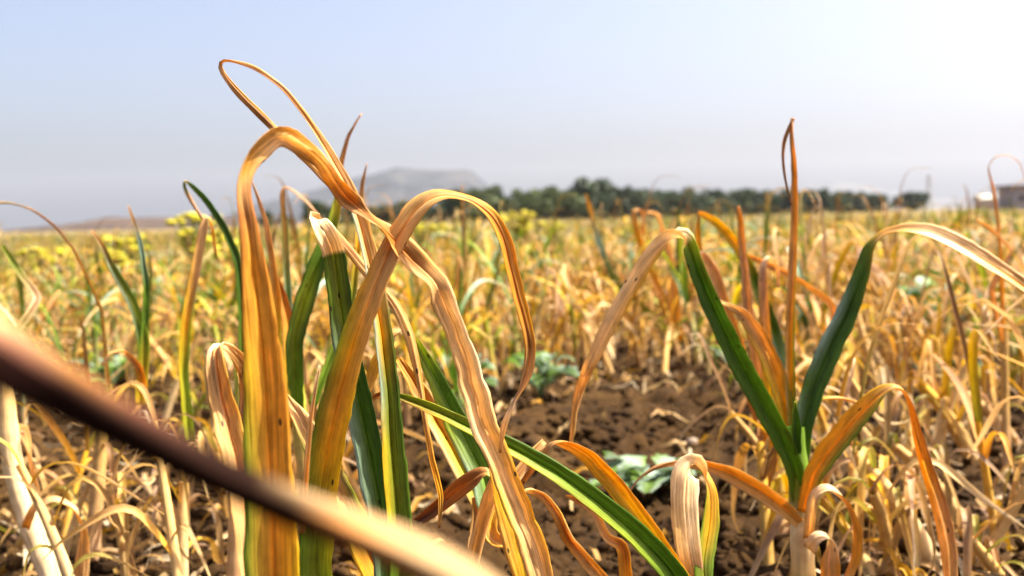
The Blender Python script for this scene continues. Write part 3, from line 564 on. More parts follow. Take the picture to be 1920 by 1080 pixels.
# --- the blurred dry stalk close to the lens
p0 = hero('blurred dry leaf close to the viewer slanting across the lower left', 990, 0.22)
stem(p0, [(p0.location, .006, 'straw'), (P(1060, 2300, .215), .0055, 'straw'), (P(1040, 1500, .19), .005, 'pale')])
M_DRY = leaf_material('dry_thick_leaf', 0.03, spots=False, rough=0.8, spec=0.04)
leaf(p0, [(1040, 1550, 0.184, 90, 10, 'dune'), (1000, 1240, 0.170, 120, 15, 'dune,dune,dune'), (900, 1118, 0.163, 128, 15, 'dune,dune,dune'), (780, 1052, 0.159, 122, 10, 'dune,dune,brown'), (660, 998, 0.155, 112, 5, 'dune,brown,shade_umber'), (560, 956, 0.153, 108, 0, 'dune,shade_umber,shade_umber'), (470, 918, 0.152, 106, 0, 'shade_umber,shade_umber,shade_umber'), (370, 866, 0.151, 108, -5, 'shade_umber,shade_umber,shade_umber'), (240, 792, 0.151, 122, -10, 'plum,shade_umber,shade_umber'),
          (110, 712, 0.152, 150, -14, 'brown,shade_umber,shade_umber'), (-10, 630, 0.154, 175, -18, 'dune,plum,shade_umber'), (-140, 550, 0.158, 160, -10, 'pale,tan,shade_umber'), (-280, 490, 0.163, 100, 0, 'straw'), (-380, 470, 0.170, 27, 0, 'straw')],
     fold=-48, wr=0.0003, mat=M_DRY, label='folded dry leaf, painted dark below as shade, pale above as sunlit')  # lower facet painted near black as shade, upper edge paler as if sunlit

# ------------------------------------------------------------------ field garlic: kinds of plant, built once and copied
PAL = {
    'straw':  [('straw', 'pale', 'white'), ('tan', 'straw', 'white'), ('olive', 'straw', 'pale'), ('amber', 'tan', 'straw'), ('tan', 'pink', 'white'), ('brown', 'tan', 'pale'), ('lime', 'straw', 'cream')],
    'orange': [('amber', 'orange', 'tan'), ('orange', 'amber', 'pale'), ('rust', 'orange', 'tan'), ('olive', 'amber', 'tan'), ('tan', 'straw', 'white'), ('orange', 'brown', 'straw'), ('brown', 'tan', 'pale'), ('lime', 'amber', 'straw')],
    'yellow': [('lime', 'yellow', 'amber'), ('mgreen', 'lime', 'straw'), ('olive', 'amber', 'straw'), ('amber', 'straw', 'white'), ('olive', 'lime', 'tan'), ('green', 'olive', 'pale')],
    'green':  [('green', 'mgreen', 'straw'), ('dgreen', 'green', 'lime'), ('green', 'dgreen', 'tan'), ('mgreen', 'blue', 'straw'), ('tan', 'straw', 'pale'), ('olive', 'lime', 'straw')],
}
def gen_plant(kind, seed, nseg=18, nc=5, ns=8, stem_n=8, own=None):
    """local arrays of one plant: list of (part name, V, F, Col, UV)."""
    r = random.Random(seed)
    parts = []
    hs = r.uniform(0.13, 0.27); lean = r.uniform(0.0, 0.34); la = r.uniform(0, 6.28)
    if kind == 'straw': lean += 0.25
    if own: hs, lean, la = own[:3]
    t = np.linspace(0, 1, stem_n)
    off = t * lean * hs * (0.6 + 0.4 * t)
    sx = off * math.cos(la); sy = off * math.sin(la); sz = t * hs * (1 - 0.12 * lean * t) - 0.012
    rb = r.uniform(0.0058, 0.0085)
    if own: rb = own[3]
    c0 = np.array(COL[r.choice(['pink', 'pale', 'straw', 'cream'])]); c1 = np.array(COL[{'straw': 'straw', 'orange': 'amber', 'yellow': 'lime', 'green': 'mgreen'}[kind]])
    cols = c0[None] * (1 - t[:, None]) + c1[None] * t[:, None]
    parts.append(('stem', *tube_arrays(np.stack([sx, sy, sz], -1), rb * (1.1 - 0.45 * t), cols, ns)))
    plane = r.uniform(0, 6.28); nl = r.randint(6, 8)
    for i in range(nl):
        q = 0.35 + 0.65 * i / (nl - 1)
        az = plane + (math.pi if i % 2 else 0) + r.gauss(0, 0.5)
        L = r.uniform(0.13, 0.27) * (0.7 + 0.5 * q)
        th0 = r.uniform(0.15, 0.75) * (1.25 - q * 0.8) + lean * 0.3
        dead = kind == 'straw' or i < 2 or r.random() < 0.42
        f1 = r.uniform(0.12, 0.5) if dead else r.uniform(0.45, 0.85)
        amt = r.uniform(1.5, 2.6) if dead else r.uniform(0.4, 1.7)
        sharp = r.uniform(0.03, 0.14)
        droop = r.uniform(0.1, 1.0); azd = r.gauss(0, 0.6 if dead else 0.3)
        if i == nl - 1 and seed % 4 == 1: th0 *= 0.35; f1 = 0.85; droop *= 0.4
        ss = np.linspace(0, 1, nseg)
        th = th0 + droop * ss + amt / (1 + np.exp(-(ss - f1) / sharp * 2.2))
        th = np.minimum(th, 2.95) + 0.13 * np.sin(ss * r.uniform(5, 11) + r.random() * 6) * ss
        if dead and r.random() < 0.25: th = th + 2.0 * np.clip(ss - 0.72, 0, 1) / 0.28 * r.choice([-1, 1]) * 0.8
        aa = az + azd * ss ** 2 + 0.15 * np.sin(ss * 9 + r.random() * 6) * ss
        d = np.stack([np.sin(th) * np.cos(aa), np.sin(th) * np.sin(aa), np.cos(th)], -1)
        p = np.cumsum(d * (L / (nseg - 1)), axis=0)
        b = np.array([np.interp(q, t, sx), np.interp(q, t, sy), np.interp(q, t, sz)])
        p = p - p[0] + b
        p[:, 2] = np.where(p[:, 2] < 0.008, 0.008 + 0.004 * np.sin(ss * 21 + i), p[:, 2])
        T = np.gradient(p, axis=0); T /= np.maximum(np.linalg.norm(T, axis=1, keepdims=True), 1e-9)
        Wd = np.stack([-np.sin(aa), np.cos(aa), np.zeros(nseg)], -1)
        tw = r.gauss(0, 0.9) * ss + (r.gauss(0, 1.6) * np.clip(ss - f1, 0, 1) if dead else 0)
        Wd = Wd - T * (Wd * T).sum(1, keepdims=True); Wd /= np.maximum(np.linalg.norm(Wd, axis=1, keepdims=True), 1e-9)
        B = np.cross(T, Wd); Wd = Wd * np.cos(tw)[:, None] + B * np.sin(tw)[:, None]
        wmax = r.uniform(0.008, 0.0145) * (0.8 if dead else 1.0)
        wid = wmax * np.minimum(1, 0.75 + ss * 2) * np.clip((1 - ss) / 0.45, 0.06, 1) ** 0.8
        ca, cb, cc_ = [np.array(COL[k]) for k in r.choice(PAL[kind])]
        col = np.where(ss[:, None] < 0.5, ca + (cb - ca) * ss[:, None] * 2, cb + (cc_ - cb) * (ss[:, None] * 2 - 1)) * r.uniform(0.46, 1.15)
        edge = col * np.array([1.08, 1.05, 1.0])
        V, F, Cc, UV = ribbon(p, Wd, T, wid, math.radians(r.uniform(15, 38)), edge, col, edge, ss * L, nc, 0.0005 if nc > 3 else 0, seed * 13 + i)
        parts.append(('leaf', V, F, Cc, UV))
    return parts

KINDS = ['straw', 'orange', 'yellow', 'green']
TEMPL = {}
for kx, kd in enumerate(KINDS):
    for v in range(4):
        ms = []
        for nm, V, F, Cc, UV in gen_plant(kd, 300 + kx * 40 + v):
            ms.append((nm, mesh_from(nm, V, F, Cc, UV, M_STEM if nm == 'stem' else M_FIELD)))
        TEMPL[kd, v] = ms

def kind_weights(px, d=2):
    """how the crop looks across the field: greener at the left and right edges, most orange in the middle."""
    if d > 5: return (0.30, 0.20, 0.30, 0.20) if px < 1500 else (0.28, 0.26, 0.28, 0.18)
    if px < 420: return (0.38, 0.12, 0.28, 0.22)
    if px < 1000: return (0.32, 0.38, 0.16, 0.14)
    if px < 1450: return (0.30, 0.46, 0.13, 0.11)
    return (0.34, 0.36, 0.14, 0.16)

def crop_density(px, py, d):
    """share of the drilled places still carrying a plant, by where the ground shows bare in the photo."""
    e = lambda cx, cy_, rx, ry: ((px - cx) / rx) ** 2 + ((py - cy_) / ry) ** 2
    if 780 < px < 1440 and py > 990: return 0.0
    if e(1210, 940, 360, 190) < 1 and px < 1440: return 0.0
    if e(1200, 800, 270, 85) < 1 and px < 1400: return 0.16
    if e(1900, 890, 110, 130) < 1: return 0.05
    if e(170, 960, 390, 210) < 1: return 0.28
    if e(780, 930, 200, 120) < 1: return 0.3
    if py > 1250: return 0.0
    if 780 < px < 1440 and py > 990: return 0.0
    return 1.0

FIELDG = 'garlic plants in the rows behind the near ones'
def area(px, d):
    if px < 440: side = 'left of the tall amber blade'
    elif px < 900: side = 'behind the sharp middle plant'
    elif px < 1400: side = 'behind the bare soil patch'
    elif px < 1700: side = 'behind the V shaped plant'
    else: side = 'near the right edge'
    return side, ('front' if d < 1.9 else 'middle' if d < 3.0 else 'far')
LOOK = {'straw': 'collapsed straw coloured garlic plant', 'orange': 'withered orange garlic plant', 'yellow': 'yellowing garlic plant', 'green': 'partly green garlic plant'}
spots = []
row = 0.95
ry = []
while row < 70:
    ry.append(row); row += 0.14 if row < 6.5 else (0.27 if row < 12 else 0.45 if row < 25 else 1.0)
far_spots = []
hero_xy = [Vector(o.location[:2]) for o in (p1, p2, p3, p4, p5)]
for yy in ry:
    sp = 0.086 if yy < 6.5 else (0.17 if yy < 12 else 0.33 if yy < 25 else 0.7)
    half = 0.74 * yy + 0.35
    x = -half + rng.random() * sp
    while x < half:
        xx = x + rng.gauss(0, sp * 0.22); y2 = yy + rng.gauss(0, 0.04) + 0.10 * xx
        x += sp * rng.uniform(0.7, 1.3)
        if y2 < 0.85: continue
        q = pix(Vector((xx, y2, 0)))
        if q is None or not (-400 < q[0] < 2320): continue
        dn = crop_density(q[0], q[1], q[2])
        if q[2] < 1.65: dn *= 0.6 if q[0] > 1440 else 0.55
        if rng.random() > dn: continue
        if min((Vector((xx, y2)) - h).length for h in hero_xy) < 0.14: continue
        (spots if len(spots) < 300 and -90 < q[0] < 2010 else far_spots).append((xx, y2, q[0], q[1], q[2]))
first = {}
for (xx, y2, px, py, d) in spots:
    kd = rng.choices(KINDS, kind_weights(px))[0]; v = rng.randrange(4)
    if d < 1.7 and kd in ('green', 'yellow'): kd = 'straw'
    side, zone = area(px, d)
    e = thing('garlic_plant', f'{LOOK[kd]} {side}, {zone} rows', 'garlic plant', (xx, y2, gz1(xx, y2) - 0.006), FIELDG, rng.random() * 6.28)
    s = rng.uniform(0.85, 1.2); tall = 1.0 if px < 420 or d < 2.2 or rng.random() > 0.16 else rng.uniform(1.02, 1.1)
    if px < 420: s *= 0.86
    if d < 1.9: s *= 0.85
    e.scale = (s, s, s * rng.uniform(0.88, 1.08) * tall)
    e.rotation_euler = (rng.gauss(0, 0.14), rng.gauss(0, 0.14), e.rotation_euler[2])
    for nm, me in TEMPL[kd, v]:
        if (kd, v, me.name) in first:
            c = first[kd, v, me.name].copy(); C.objects.link(c); c.parent = e
        else:
            first[kd, v, me.name] = link(nm, me, e)

def stalk(bx, by, tx, ty, wpx, kind, seed, label, back=0.0):
    """a leaning dead stalk: foot on the ground at (bx, by), neck at (tx, ty)."""
    gp = onground(bx, by); d = (gp - CAM).dot(FW); top = P(tx, ty, d + back); gp.z = gz1(gp.x, gp.y)
    v = top - gp; hs = max(0.05, v.z); ln_ = math.hypot(v.x, v.y) / hs
    e = thing('garlic_plant', label, 'garlic plant', gp, HG)
    for nm, V, F, Cc, UV in gen_plant(kind, seed, 26, 7, 12, 24, own=(hs, ln_, math.atan2(v.y, v.x), wpx * d / FPX / 2)):
        link(nm, mesh_from(nm, V, F, Cc, UV, M_STEM if nm == 'stem' else M_FIELD), e)
stalk(1752, 1085, 1602, 815, 36, 'straw', 901, 'thick leaning straw stalk right of the V shaped plant, lowest of the leaning ones')
stalk(1800, 985, 1665, 795, 26, 'straw', 902, 'slim leaning stalk behind the tip of the orange bent blade')
stalk(1830, 890, 1722, 690, 28, 'orange', 903, 'leaning pinkish stalk above the right soil patch')
stalk(1905, 850, 1790, 700, 24, 'straw', 904, 'leaning stalk nearest the right edge above the bare soil')
stalk(1640, 1120, 1545, 905, 26, 'orange', 905, 'leaning orange stalk hidden behind the foot of the V shaped plant', .06)
stalk(1440, 1070, 1425, 800, 24, 'orange', 906, 'orange dead stalk with a pale hooked top left of the V shaped plant foot', .05)
stalk(1900, 1120, 1800, 960, 26, 'straw', 910, 'fallen straw stalk in the lower right corner')
stalk(338, 1110, 345, 880, 27, 'straw', 907, 'upright pale stalk crossed by the blurred dry leaf')
stalk(430, 980, 395, 800, 20, 'straw', 908, 'small dead stalk between the pale upright stalk and the amber plant')
stalk(240, 1100, 215, 930, 20, 'straw', 911, 'low dead stalk left of the upright pale stalk')
stalk(640, 1000, 600, 850, 20, 'orange', 909, 'low orange stalk behind the feet of the middle plants')
p12 = hero('garlic plant at the right edge with a thin tan leaf hooping against the sky', 1885, 1.45)
stem(p12, [(p12.location, .006, 'pink'), (P(1885, 760, 1.45), .005, 'straw'), (P(1882, 620, 1.45), .006, 'straw')])
leaf(p12, [(1882, 680, 1.45, 9, 0, 'straw'), (1878, 520, 1.45, 9, 0, 'amber,orange,amber'), (1872, 420, 1.45, 7, 10, 'straw'), (1862, 350, 1.45, 7, 20, 'tan'), (1853, 312, 1.45, 3, 40, 'straw'), (1866, 294, 1.45, 2, 80, 'straw'), (1890, 290, 1.45, 2, 100, 'straw'), (1912, 305, 1.45, 2, 120, 'tan'), (1925, 345, 1.45, 2, 120, 'tan')], fold=28)
leaf(p12, [(1880, 640, 1.42, 9, 0, 'straw'), (1860, 540, 1.41, 12, 20, 'tan'), (1900, 470, 1.40, 13, 60, 'tan,pink,pale'), (1860, 428, 1.4, 13, 60, 'pale,tan,pale'), (1832, 410, 1.4, 8, 60, 'pale')], fold=26)
p13 = hero('slender plant with a dark upright leaf behind the left blade of the V', 1272, 2.80)
stem(p13, [(p13.location, .009, 'pink'), (P(1272, 700, 2.80), .007, 'straw'), (P(1272, 600, 2.80), .006, 'olive')])
leaf(p13, [(1272, 650, 2.80, 14, 0, 'olive'), (1271, 540, 2.80, 13, 0, 'green,dgreen,blue'), (1272, 460, 2.80, 11, 0, 'dgreen'), (1271, 392, 2.80, 4, 0, 'green')], fold=30)
leaf(p13, [(1270, 640, 2.80, 16, 0, 'orange'), (1225, 520, 2.80, 16, 0, 'orange'), (1196, 440, 2.80, 14, 10, 'amber'), (1190, 396, 2.80, 12, 60, 'straw'), (1203, 396, 2.80, 12, 120, 'tan'), (1206, 440, 2.80, 8, 150, 'orange')], fold=26)
leaf(p13, [(1268, 640, 2.83, 16, 0, 'lime'), (1150, 520, 2.85, 14, 0, 'olive'), (1122, 450, 2.85, 12, 0, 'blue'), (1106, 390, 2.85, 8, 0, 'amber'), (1098, 364, 2.85, 3, 0, 'amber')], fold=28)
leaf(p13, [(1274, 640, 2.78, 16, 0, 'amber'), (1260, 500, 2.77, 14, 10, 'tan'), (1235, 400, 2.77, 12, 60, 'pale'), (1212, 396, 2.77, 10, 80, 'straw'), (1205, 420, 2.77, 6, 120, 'tan')], fold=28)

# the thousands further off read as one mass
LOW = {(kd, v): gen_plant(kd, 300 + kx * 40 + v, nseg=8, nc=3, ns=4, stem_n=3) for kx, kd in enumerate(KINDS) for v in range(4)}
LOWC = {}
for k_, parts in LOW.items():
    Vs, Fs, Cs, Us, k0 = [], [], [], [], 0
    for nm, V, F, Cc, UV in parts:
        Vs.append(V); Fs.append(F + k0); Cs.append(Cc); Us.append(UV); k0 += len(V)
    LOWC[k_] = (np.concatenate(Vs), np.concatenate(Fs), np.concatenate(Cs), np.concatenate(Us))
Vs, Fs, Cs, Us, k0 = [], [], [], [], 0
for (xx, y2, px, py, d) in far_spots:
    kd = rng.choices(KINDS, kind_weights(px, d))[0]
    V, F, Cc, UV = LOWC[kd, rng.randrange(4)]
    a = rng.random() * 6.28; ca, sa = math.cos(a), math.sin(a); s = rng.uniform(0.8, 1.15) * (0.85 if px < 430 else 1); wsc = 1 if d < 12 else 1.35
    Vs.append(np.stack([(V[:, 0] * ca - V[:, 1] * sa) * s * wsc + xx, (V[:, 0] * sa + V[:, 1] * ca) * s * wsc + y2, V[:, 2] * s + gz1(xx, y2)], -1))
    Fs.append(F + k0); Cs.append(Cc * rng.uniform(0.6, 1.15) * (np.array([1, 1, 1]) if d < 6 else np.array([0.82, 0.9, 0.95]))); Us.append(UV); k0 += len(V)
print('field plants', len(spots), 'far', len(far_spots), 'verts', k0)
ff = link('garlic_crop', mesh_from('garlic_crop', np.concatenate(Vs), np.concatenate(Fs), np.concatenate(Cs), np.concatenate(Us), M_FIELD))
tag(ff, 'far rows of withering garlic running to the trees', 'garlic crop', kind='stuff')

# dry leaf litter lying on the soil
Vs, Fs, Cs, Us, k0 = [], [], [], [], 0
for i in range(2300):
    y = 0.85 + 3.9 * rng.random() ** 1.2; x = rng.uniform(-0.6, 0.6) * (y + 0.3)
    q = pix(Vector((x, y, 0)))
    if crop_density(q[0], q[1], q[2]) < 0.02 and rng.random() < 0.86: continue
    n = 10; L = rng.uniform(0.02, 0.11); ss = np.linspace(0, 1, n)
    aa = rng.random() * 6.28 + rng.gauss(0, 0.9) * ss + 0.2 * np.sin(ss * 7 + i)
    p = np.cumsum(np.stack([np.cos(aa), np.sin(aa), np.zeros(n)], -1) * L / (n - 1), 0) + np.array([x, y, 0])
    p[:, 2] = ground_z(p[:, 0], p[:, 1]) + 0.006 + np.maximum(0, np.sin(ss * 3.1 + rng.random() * 2)) * rng.uniform(0, 0.016)
    T = np.gradient(p, axis=0); T /= np.linalg.norm(T, axis=1, keepdims=True)
    Wd = np.stack([-np.sin(aa), np.cos(aa), np.zeros(n)], -1); B = np.cross(T, Wd); tw = (rng.gauss(0, 0.5) + rng.gauss(0, 1.0) * ss)[:, None]
    Wd = Wd * np.cos(tw) + B * np.sin(tw); Wd /= np.linalg.norm(Wd, axis=1, keepdims=True)
    c = np.array(COL[rng.choice(['straw', 'pale', 'tan', 'tan', 'orange', 'white', 'pink'])]) * rng.uniform(0.45, 0.95)
    c = np.repeat(c[None], n, 0)
    V, F, Cc, UV = ribbon(p, Wd, T, rng.uniform(0.004, 0.011) * np.clip(np.minimum(ss, 1 - ss) * 5 + 0.25, 0, 1), 0.5, c, c, c, ss * L, 4, 0.0, i)
    Vs.append(V); Fs.append(F + k0); Cs.append(Cc); Us.append(UV); k0 += len(V)
tag(link('dry_leaf_litter', mesh_from('dry_leaf_litter', np.concatenate(Vs), np.concatenate(Fs), np.concatenate(Cs), np.concatenate(Us), M_FIELD)),
    'curled scraps of dead garlic leaves lying on the soil', 'litter', kind='stuff')

# ------------------------------------------------------------------ green broad-leaved weeds
def weed(px, py, spread, label, nleaf, seed, lift=0.05):
    r = random.Random(seed)
    gp = onground(px, py); gp.z = gz1(gp.x, gp.y)
    e = thing('green_weed', label, 'weed', gp, 'green weeds between the garlic')
    for i in range(nleaf):
        az = i * 2.4 + r.gauss(0, 0.3); R = spread * r.uniform(0.35, 1.0)
        n = 12; ss = np.linspace(0, 1, n)
        rr = R * ss; z = lift * (1.2 * ss * (1.5 - ss)) * r.uniform(0.5, 1.5)
        a2 = az + r.gauss(0, 0.3) * ss
        p = np.stack([rr * np.cos(a2), rr * np.sin(a2), z + 0.004], -1)
        T = np.gradient(p, axis=0); T /= np.linalg.norm(T, axis=1, keepdims=True)
        Wd = np.stack([-np.sin(a2), np.cos(a2), np.zeros(n) + r.gauss(0, 0.25)], -1); Wd /= np.linalg.norm(Wd, axis=1, keepdims=True)
        lob = np.clip((ss - 0.35) / 0.2, 0, 1) * np.clip((1.02 - ss) / 0.35, 0.05, 1) ** 0.6 * (1 + 0.30 * np.sin(ss * 34 + i))
        wid = 0.004 + spread * 0.55 * lob * r.uniform(0.7, 1.1)
        k1, k2 = r.choice([('mgreen', 'blue'), ('blue', 'mgreen'), ('green', 'blue'), ('green', 'mgreen')])
        c = np.repeat(np.array(COL[k1])[None], n, 0); ed = np.repeat(np.array(COL[k2])[None], n, 0) * 0.8
        V, F, Cc, UV = ribbon(p, Wd, T, wid, 0.3, ed, c, ed, ss * R, 7, 0.003, seed * 31 + i)
        link('leaf', mesh_from('leaf', V, F, Cc, UV, M_WEED), e)
    return e
weed(1225, 940, 0.115, 'low grey green weed on the bare soil behind the looped white leaf', 16, 1, 0.045)
weed(1015, 762, 0.09, 'dark leafy weed behind the hanging orange leaf', 18, 2, 0.09)
weed(875, 768, 0.09, 'bluish green weed half hidden behind the crumpled straw strip', 16, 3, 0.08)
weed(1745, 660, 0.17, 'large leafy weed among the right rows', 24, 4, 0.16)
weed(1770, 715, 0.12, 'flat pale green weed below the large leafy weed', 14, 6, 0.05)
weed(215, 745, 0.13, 'small green weed behind the blurred dry leaf', 14, 5, 0.06)
weed(1350, 690, 0.10, 'little grey weed at the far rim of the bare soil', 10, 7, 0.05)
weed(1630, 640, 0.14, 'green weed just behind the orange bent blade', 14, 8, 0.10)

# ------------------------------------------------------------------ yellow flowering weeds
M_FLOWER = simple('yellow_flowers', (0.36, 0.315, 0.002), 0.8, 40, 0.35)
M_FSTEM = simple('flower_stems', (0.13, 0.16, 0.02), 0.7, 20, 0.3)
def flower_head(seed, r0):
    k = 1 + 1.1 * (fbm(IV[:, 0] * 4 + seed * 7, IV[:, 1] * 4 + IV[:, 2] * 3, seed, 2) - 0.4)
    return mesh_from('flower_head', IV * k[:, None] * r0 * np.array([1.2, 1.2, 0.55]), IF, mat=M_FLOWER, smooth=False)
HEADS = [flower_head(s, 0.05) for s in range(3)]
def flower(px, py, d, spread, label, seed):
    """a branching weed whose yellow top shows at (px, py)."""
    d *= 0.62; r = random.Random(seed); top = P(px, py, d); z = gz1(top.x, top.y)
    e = thing('yellow_flower_weed', label, 'wildflower', (top.x, top.y, z), 'yellow flowering weeds in the crop')
    H = max(0.2, top.z - z)
    Vs, Fs, k = [], [], 0
    for i in range(44):
        a = r.random() * 6.28; rr = 0.62 * spread * math.sqrt(r.random()); hx, hy = rr * math.cos(a), rr * math.sin(a); hz = H * (r.uniform(0.6, 1.05) + 0.08 * (1 - rr / spread))
        p = np.array([[0, 0, 0], [hx * 0.15, hy * 0.15, hz * 0.4], [hx * 0.6, hy * 0.6, hz * 0.75], [hx, hy, hz]])
        V, F, _, _ = tube_arrays(p, [0.006, 0.005, 0.004, 0.003], np.ones((4, 3)), 5); Vs.append(V); Fs.append(F + k); k += len(V)
        h = link('flower_head', HEADS[i % 3], e); h.location = (hx, hy, hz); s = r.uniform(0.25, 0.7) * spread / 0.25; h.scale = (s, s, s); h.rotation_euler = (0, 0, r.random() * 6)
    link('stem', mesh_from('stem', np.concatenate(Vs), np.concatenate(Fs), mat=M_FSTEM), e)
flower(370, 415, 9.5, 0.26, 'tallest yellow flowering weed just left of the amber blade', 1)
flower(410, 455, 9, 0.24, 'yellow weed beside the amber blade, lower one', 2)
flower(230, 452, 10, 0.24, 'yellow flowering weed below the flat brown hill', 3)
flower(205, 485, 8, 0.16, 'small yellow weed in front of the one below the flat hill', 4)
flower(85, 475, 8.5, 0.22, 'yellow weed at the left under the thin grey arching leaf', 5)
flower(800, 428, 13, 0.28, 'yellow flowers seen under the arching orange leaf', 7)
flower(975, 408, 13, 0.30, 'yellow weed in front of the first olive trees', 8)
flower(1035, 424, 14, 0.16, 'little yellow weed to the right below the first olive trees', 9)

# ------------------------------------------------------------------ pale stones on the soil
M_STONE = simple('pale_stone', (0.27, 0.20, 0.14), 0.85, 60, 0.25, 0.002)
def stone(px, py, r, label, seed):
    gp = onground(px, py)
    s = 1 + 0.5 * (vnoise(IV[:, 0] * 1.5 + seed * 3, IV[:, 1] * 1.5 + IV[:, 2] * 2, seed) - 0.5)
    o = link('stone', mesh_from('stone', IV * s[:, None] * r * np.array([1.2, 0.9, 0.8]), IF, mat=M_STONE))
    o.location = (gp.x, gp.y, gz1(gp.x, gp.y) + r * 0.45)
    tag(o, label, 'stone', 'pale stones on the soil')
stone(1298, 852, 0.009, 'pale stone on the bare soil above the looped leaf', 1)
stone(1352, 692, 0.015, 'pale stone at the far edge of the bare soil', 2)

# ------------------------------------------------------------------ olive trees
M_BARK = simple('olive_bark', (0.16, 0.12, 0.09), 0.9, 8, 0.4, 0.02)
def crown_material():
    mt, t, out = newmat('olive_foliage'); L = t.links.new
    col = N(t, 'ShaderNodeAttribute', attribute_name='Col').outputs['Color']
    oi = N(t, 'ShaderNodeObjectInfo'); hs = N(t, 'ShaderNodeHueSaturation')
    mr = N(t, 'ShaderNodeMapRange'); mr.inputs[3].default_value = 0.8; mr.inputs[4].default_value = 1.25
    L(oi.outputs['Random'], mr.inputs[0]); L(mr.outputs[0], hs.inputs['Value']); L(col, hs.inputs['Color'])
    pr = N(t, 'ShaderNodeBsdfPrincipled'); pr.inputs['Roughness'].default_value = 0.6; L(hs.outputs[0], pr.inputs['Base Color'])
    tr = N(t, 'ShaderNodeBsdfTranslucent'); L(hs.outputs[0], tr.inputs[0])
    mx = N(t, 'ShaderNodeMixShader'); mx.inputs[0].default_value = 0.2
    L(pr.outputs[0], mx.inputs[1]); L(tr.outputs[0], mx.inputs[2]); L(mx.outputs[0], out.inputs[0])
    return mt
M_CROWN = crown_material()
def crown_mesh(seed, R, zc, squash, n=2600, tone=(0.060, 0.085, 0.028)):
    r = np.random.default_rng(seed)
    k = int(r.integers(8, 17))
    cen = r.normal(0, 1, (k, 3)); cen /= np.linalg.norm(cen, axis=1, keepdims=True); cen *= R * r.uniform(0.35, 0.72, (k, 1)); cen[:, 2] *= squash
    cr = R * r.uniform(0.28, 0.5, k); ct = r.uniform(0.75, 1.35, k)
    pick = r.integers(0, k, n)
    d = r.normal(0, 1, (n, 3)); d /= np.linalg.norm(d, axis=1, keepdims=True)
    c = cen[pick] + d * (cr[pick] * r.uniform(0.55, 1.08, n) )[:, None] * np.array([1, 1, squash])
    a = r.normal(0, 1, (n, 3)); a /= np.linalg.norm(a, axis=1, keepdims=True)
    b = np.cross(a, r.normal(0, 1, (n, 3))); b /= np.linalg.norm(b, axis=1, keepdims=True)
    sz = R * r.uniform(0.045, 0.10, n)[:, None]
    V = np.stack([c - a * sz - b * sz * .45, c + a * sz - b * sz * .45, c + a * sz + b * sz * .45, c - a * sz + b * sz * .45], 1).reshape(-1, 3)
    V[:, 2] += zc
    F = np.arange(n * 4).reshape(n, 4)
    colr = np.array(tone)[None] * (ct[pick] * r.uniform(0.75, 1.3, n))[:, None]
    return mesh_from('crown', V, F, np.repeat(colr, 4, 0), mat=M_CROWN, smooth=False)
def trunk_mesh(seed, R, zc):
    r = np.random.default_rng(seed); Vs, Fs, k = [], [], 0
    def add(p, rad):
        nonlocal k
        V, F, _, _ = tube_arrays(np.array(p), rad, np.ones((len(p), 3)), 7); Vs.append(V); Fs.append(F + k); k += len(V)
    fork = zc * 0.45
    add([(0, 0, -0.1), (0.05, 0.02, fork * 0.5), (0.1 * r.normal(), 0.1, fork)], [R * .13, R * .10, R * .09])
    for i in range(5):
        a = i * 1.26 + r.normal() * .3
        add([(0.02, 0.05, fork * 0.9), (math.cos(a) * R * .3, math.sin(a) * R * .3, zc * 0.8), (math.cos(a) * R * .6, math.sin(a) * R * .6, zc * 1.15)], [R * .07, R * .045, R * .02])
    return mesh_from('trunk', np.concatenate(Vs), np.concatenate(Fs), mat=M_BARK)
OLIVE = [(trunk_mesh(s, 1.8, 1.35), crown_mesh(s, 1.8, 1.35, 0.80, 2600, (0.024, 0.044, 0.009))) for s in range(4)]
BUSHY = [(trunk_mesh(s + 9, 1.9, 1.35), crown_mesh(s + 9, 1.9, 1.35, 0.85, 2600, (0.050, 0.072, 0.014))) for s in range(2)]
ROUND = [(trunk_mesh(20, 2.3, 1.4), crown_mesh(20, 2.3, 1.4, 0.62, 3200, (0.020, 0.037, 0.009)))]
def tree(px, d, meshes, s, label, group='olive trees along the field edge'):
    p = P(px, 400, d)
    e = thing('olive_tree', label, 'tree', (p.x, p.y, 0), group, rng.random() * 6.28); v_ = rng.uniform(0.82, 1.18); e.scale = (s, s, s * v_)
    link('trunk', meshes[0], e); link('crown', meshes[1], e)
i = 0
px = 590
while px < 1668:
    d = 108 + (px - 590) * 0.085 + rng.uniform(-4, 4)
    hgt = 1 + 0.22 * math.exp(-((px - 1020) / 160) ** 2)
    if px < 860: lab = 'olive tree of the row seen below the flat topped mountain'; mm = OLIVE[i % 4]; s = rng.uniform(0.85, 1.0)
    elif px < 1090: lab = 'bushy lighter olive tree right of the mountain'; mm = BUSHY[i % 2]; s = rng.uniform(1.35, 1.6)
    elif px < 1480: lab = 'dark olive tree of the row left of the upright dry tip'; mm = OLIVE[i % 4]; s = rng.uniform(1.45, 1.75)
    else: lab = 'small olive tree of the row right of the upright dry tip'; mm = OLIVE[i % 4]; s = rng.uniform(1.35, 1.55)
    tree(px, d, mm, s * hgt * 1.02, lab); i += 1
    px += rng.uniform(11, 21)
tree(1712, 205, ROUND[0], 1.75, 'last round dark tree standing apart at the right end of the row')
for q_, dd, s in ((500, 118, .62), (536, 120, .6), (470, 122, .55)):
    tree(q_, dd, OLIVE[rng.randrange(4)], s, 'low olive tree just right of the amber blade under the mountain foot')

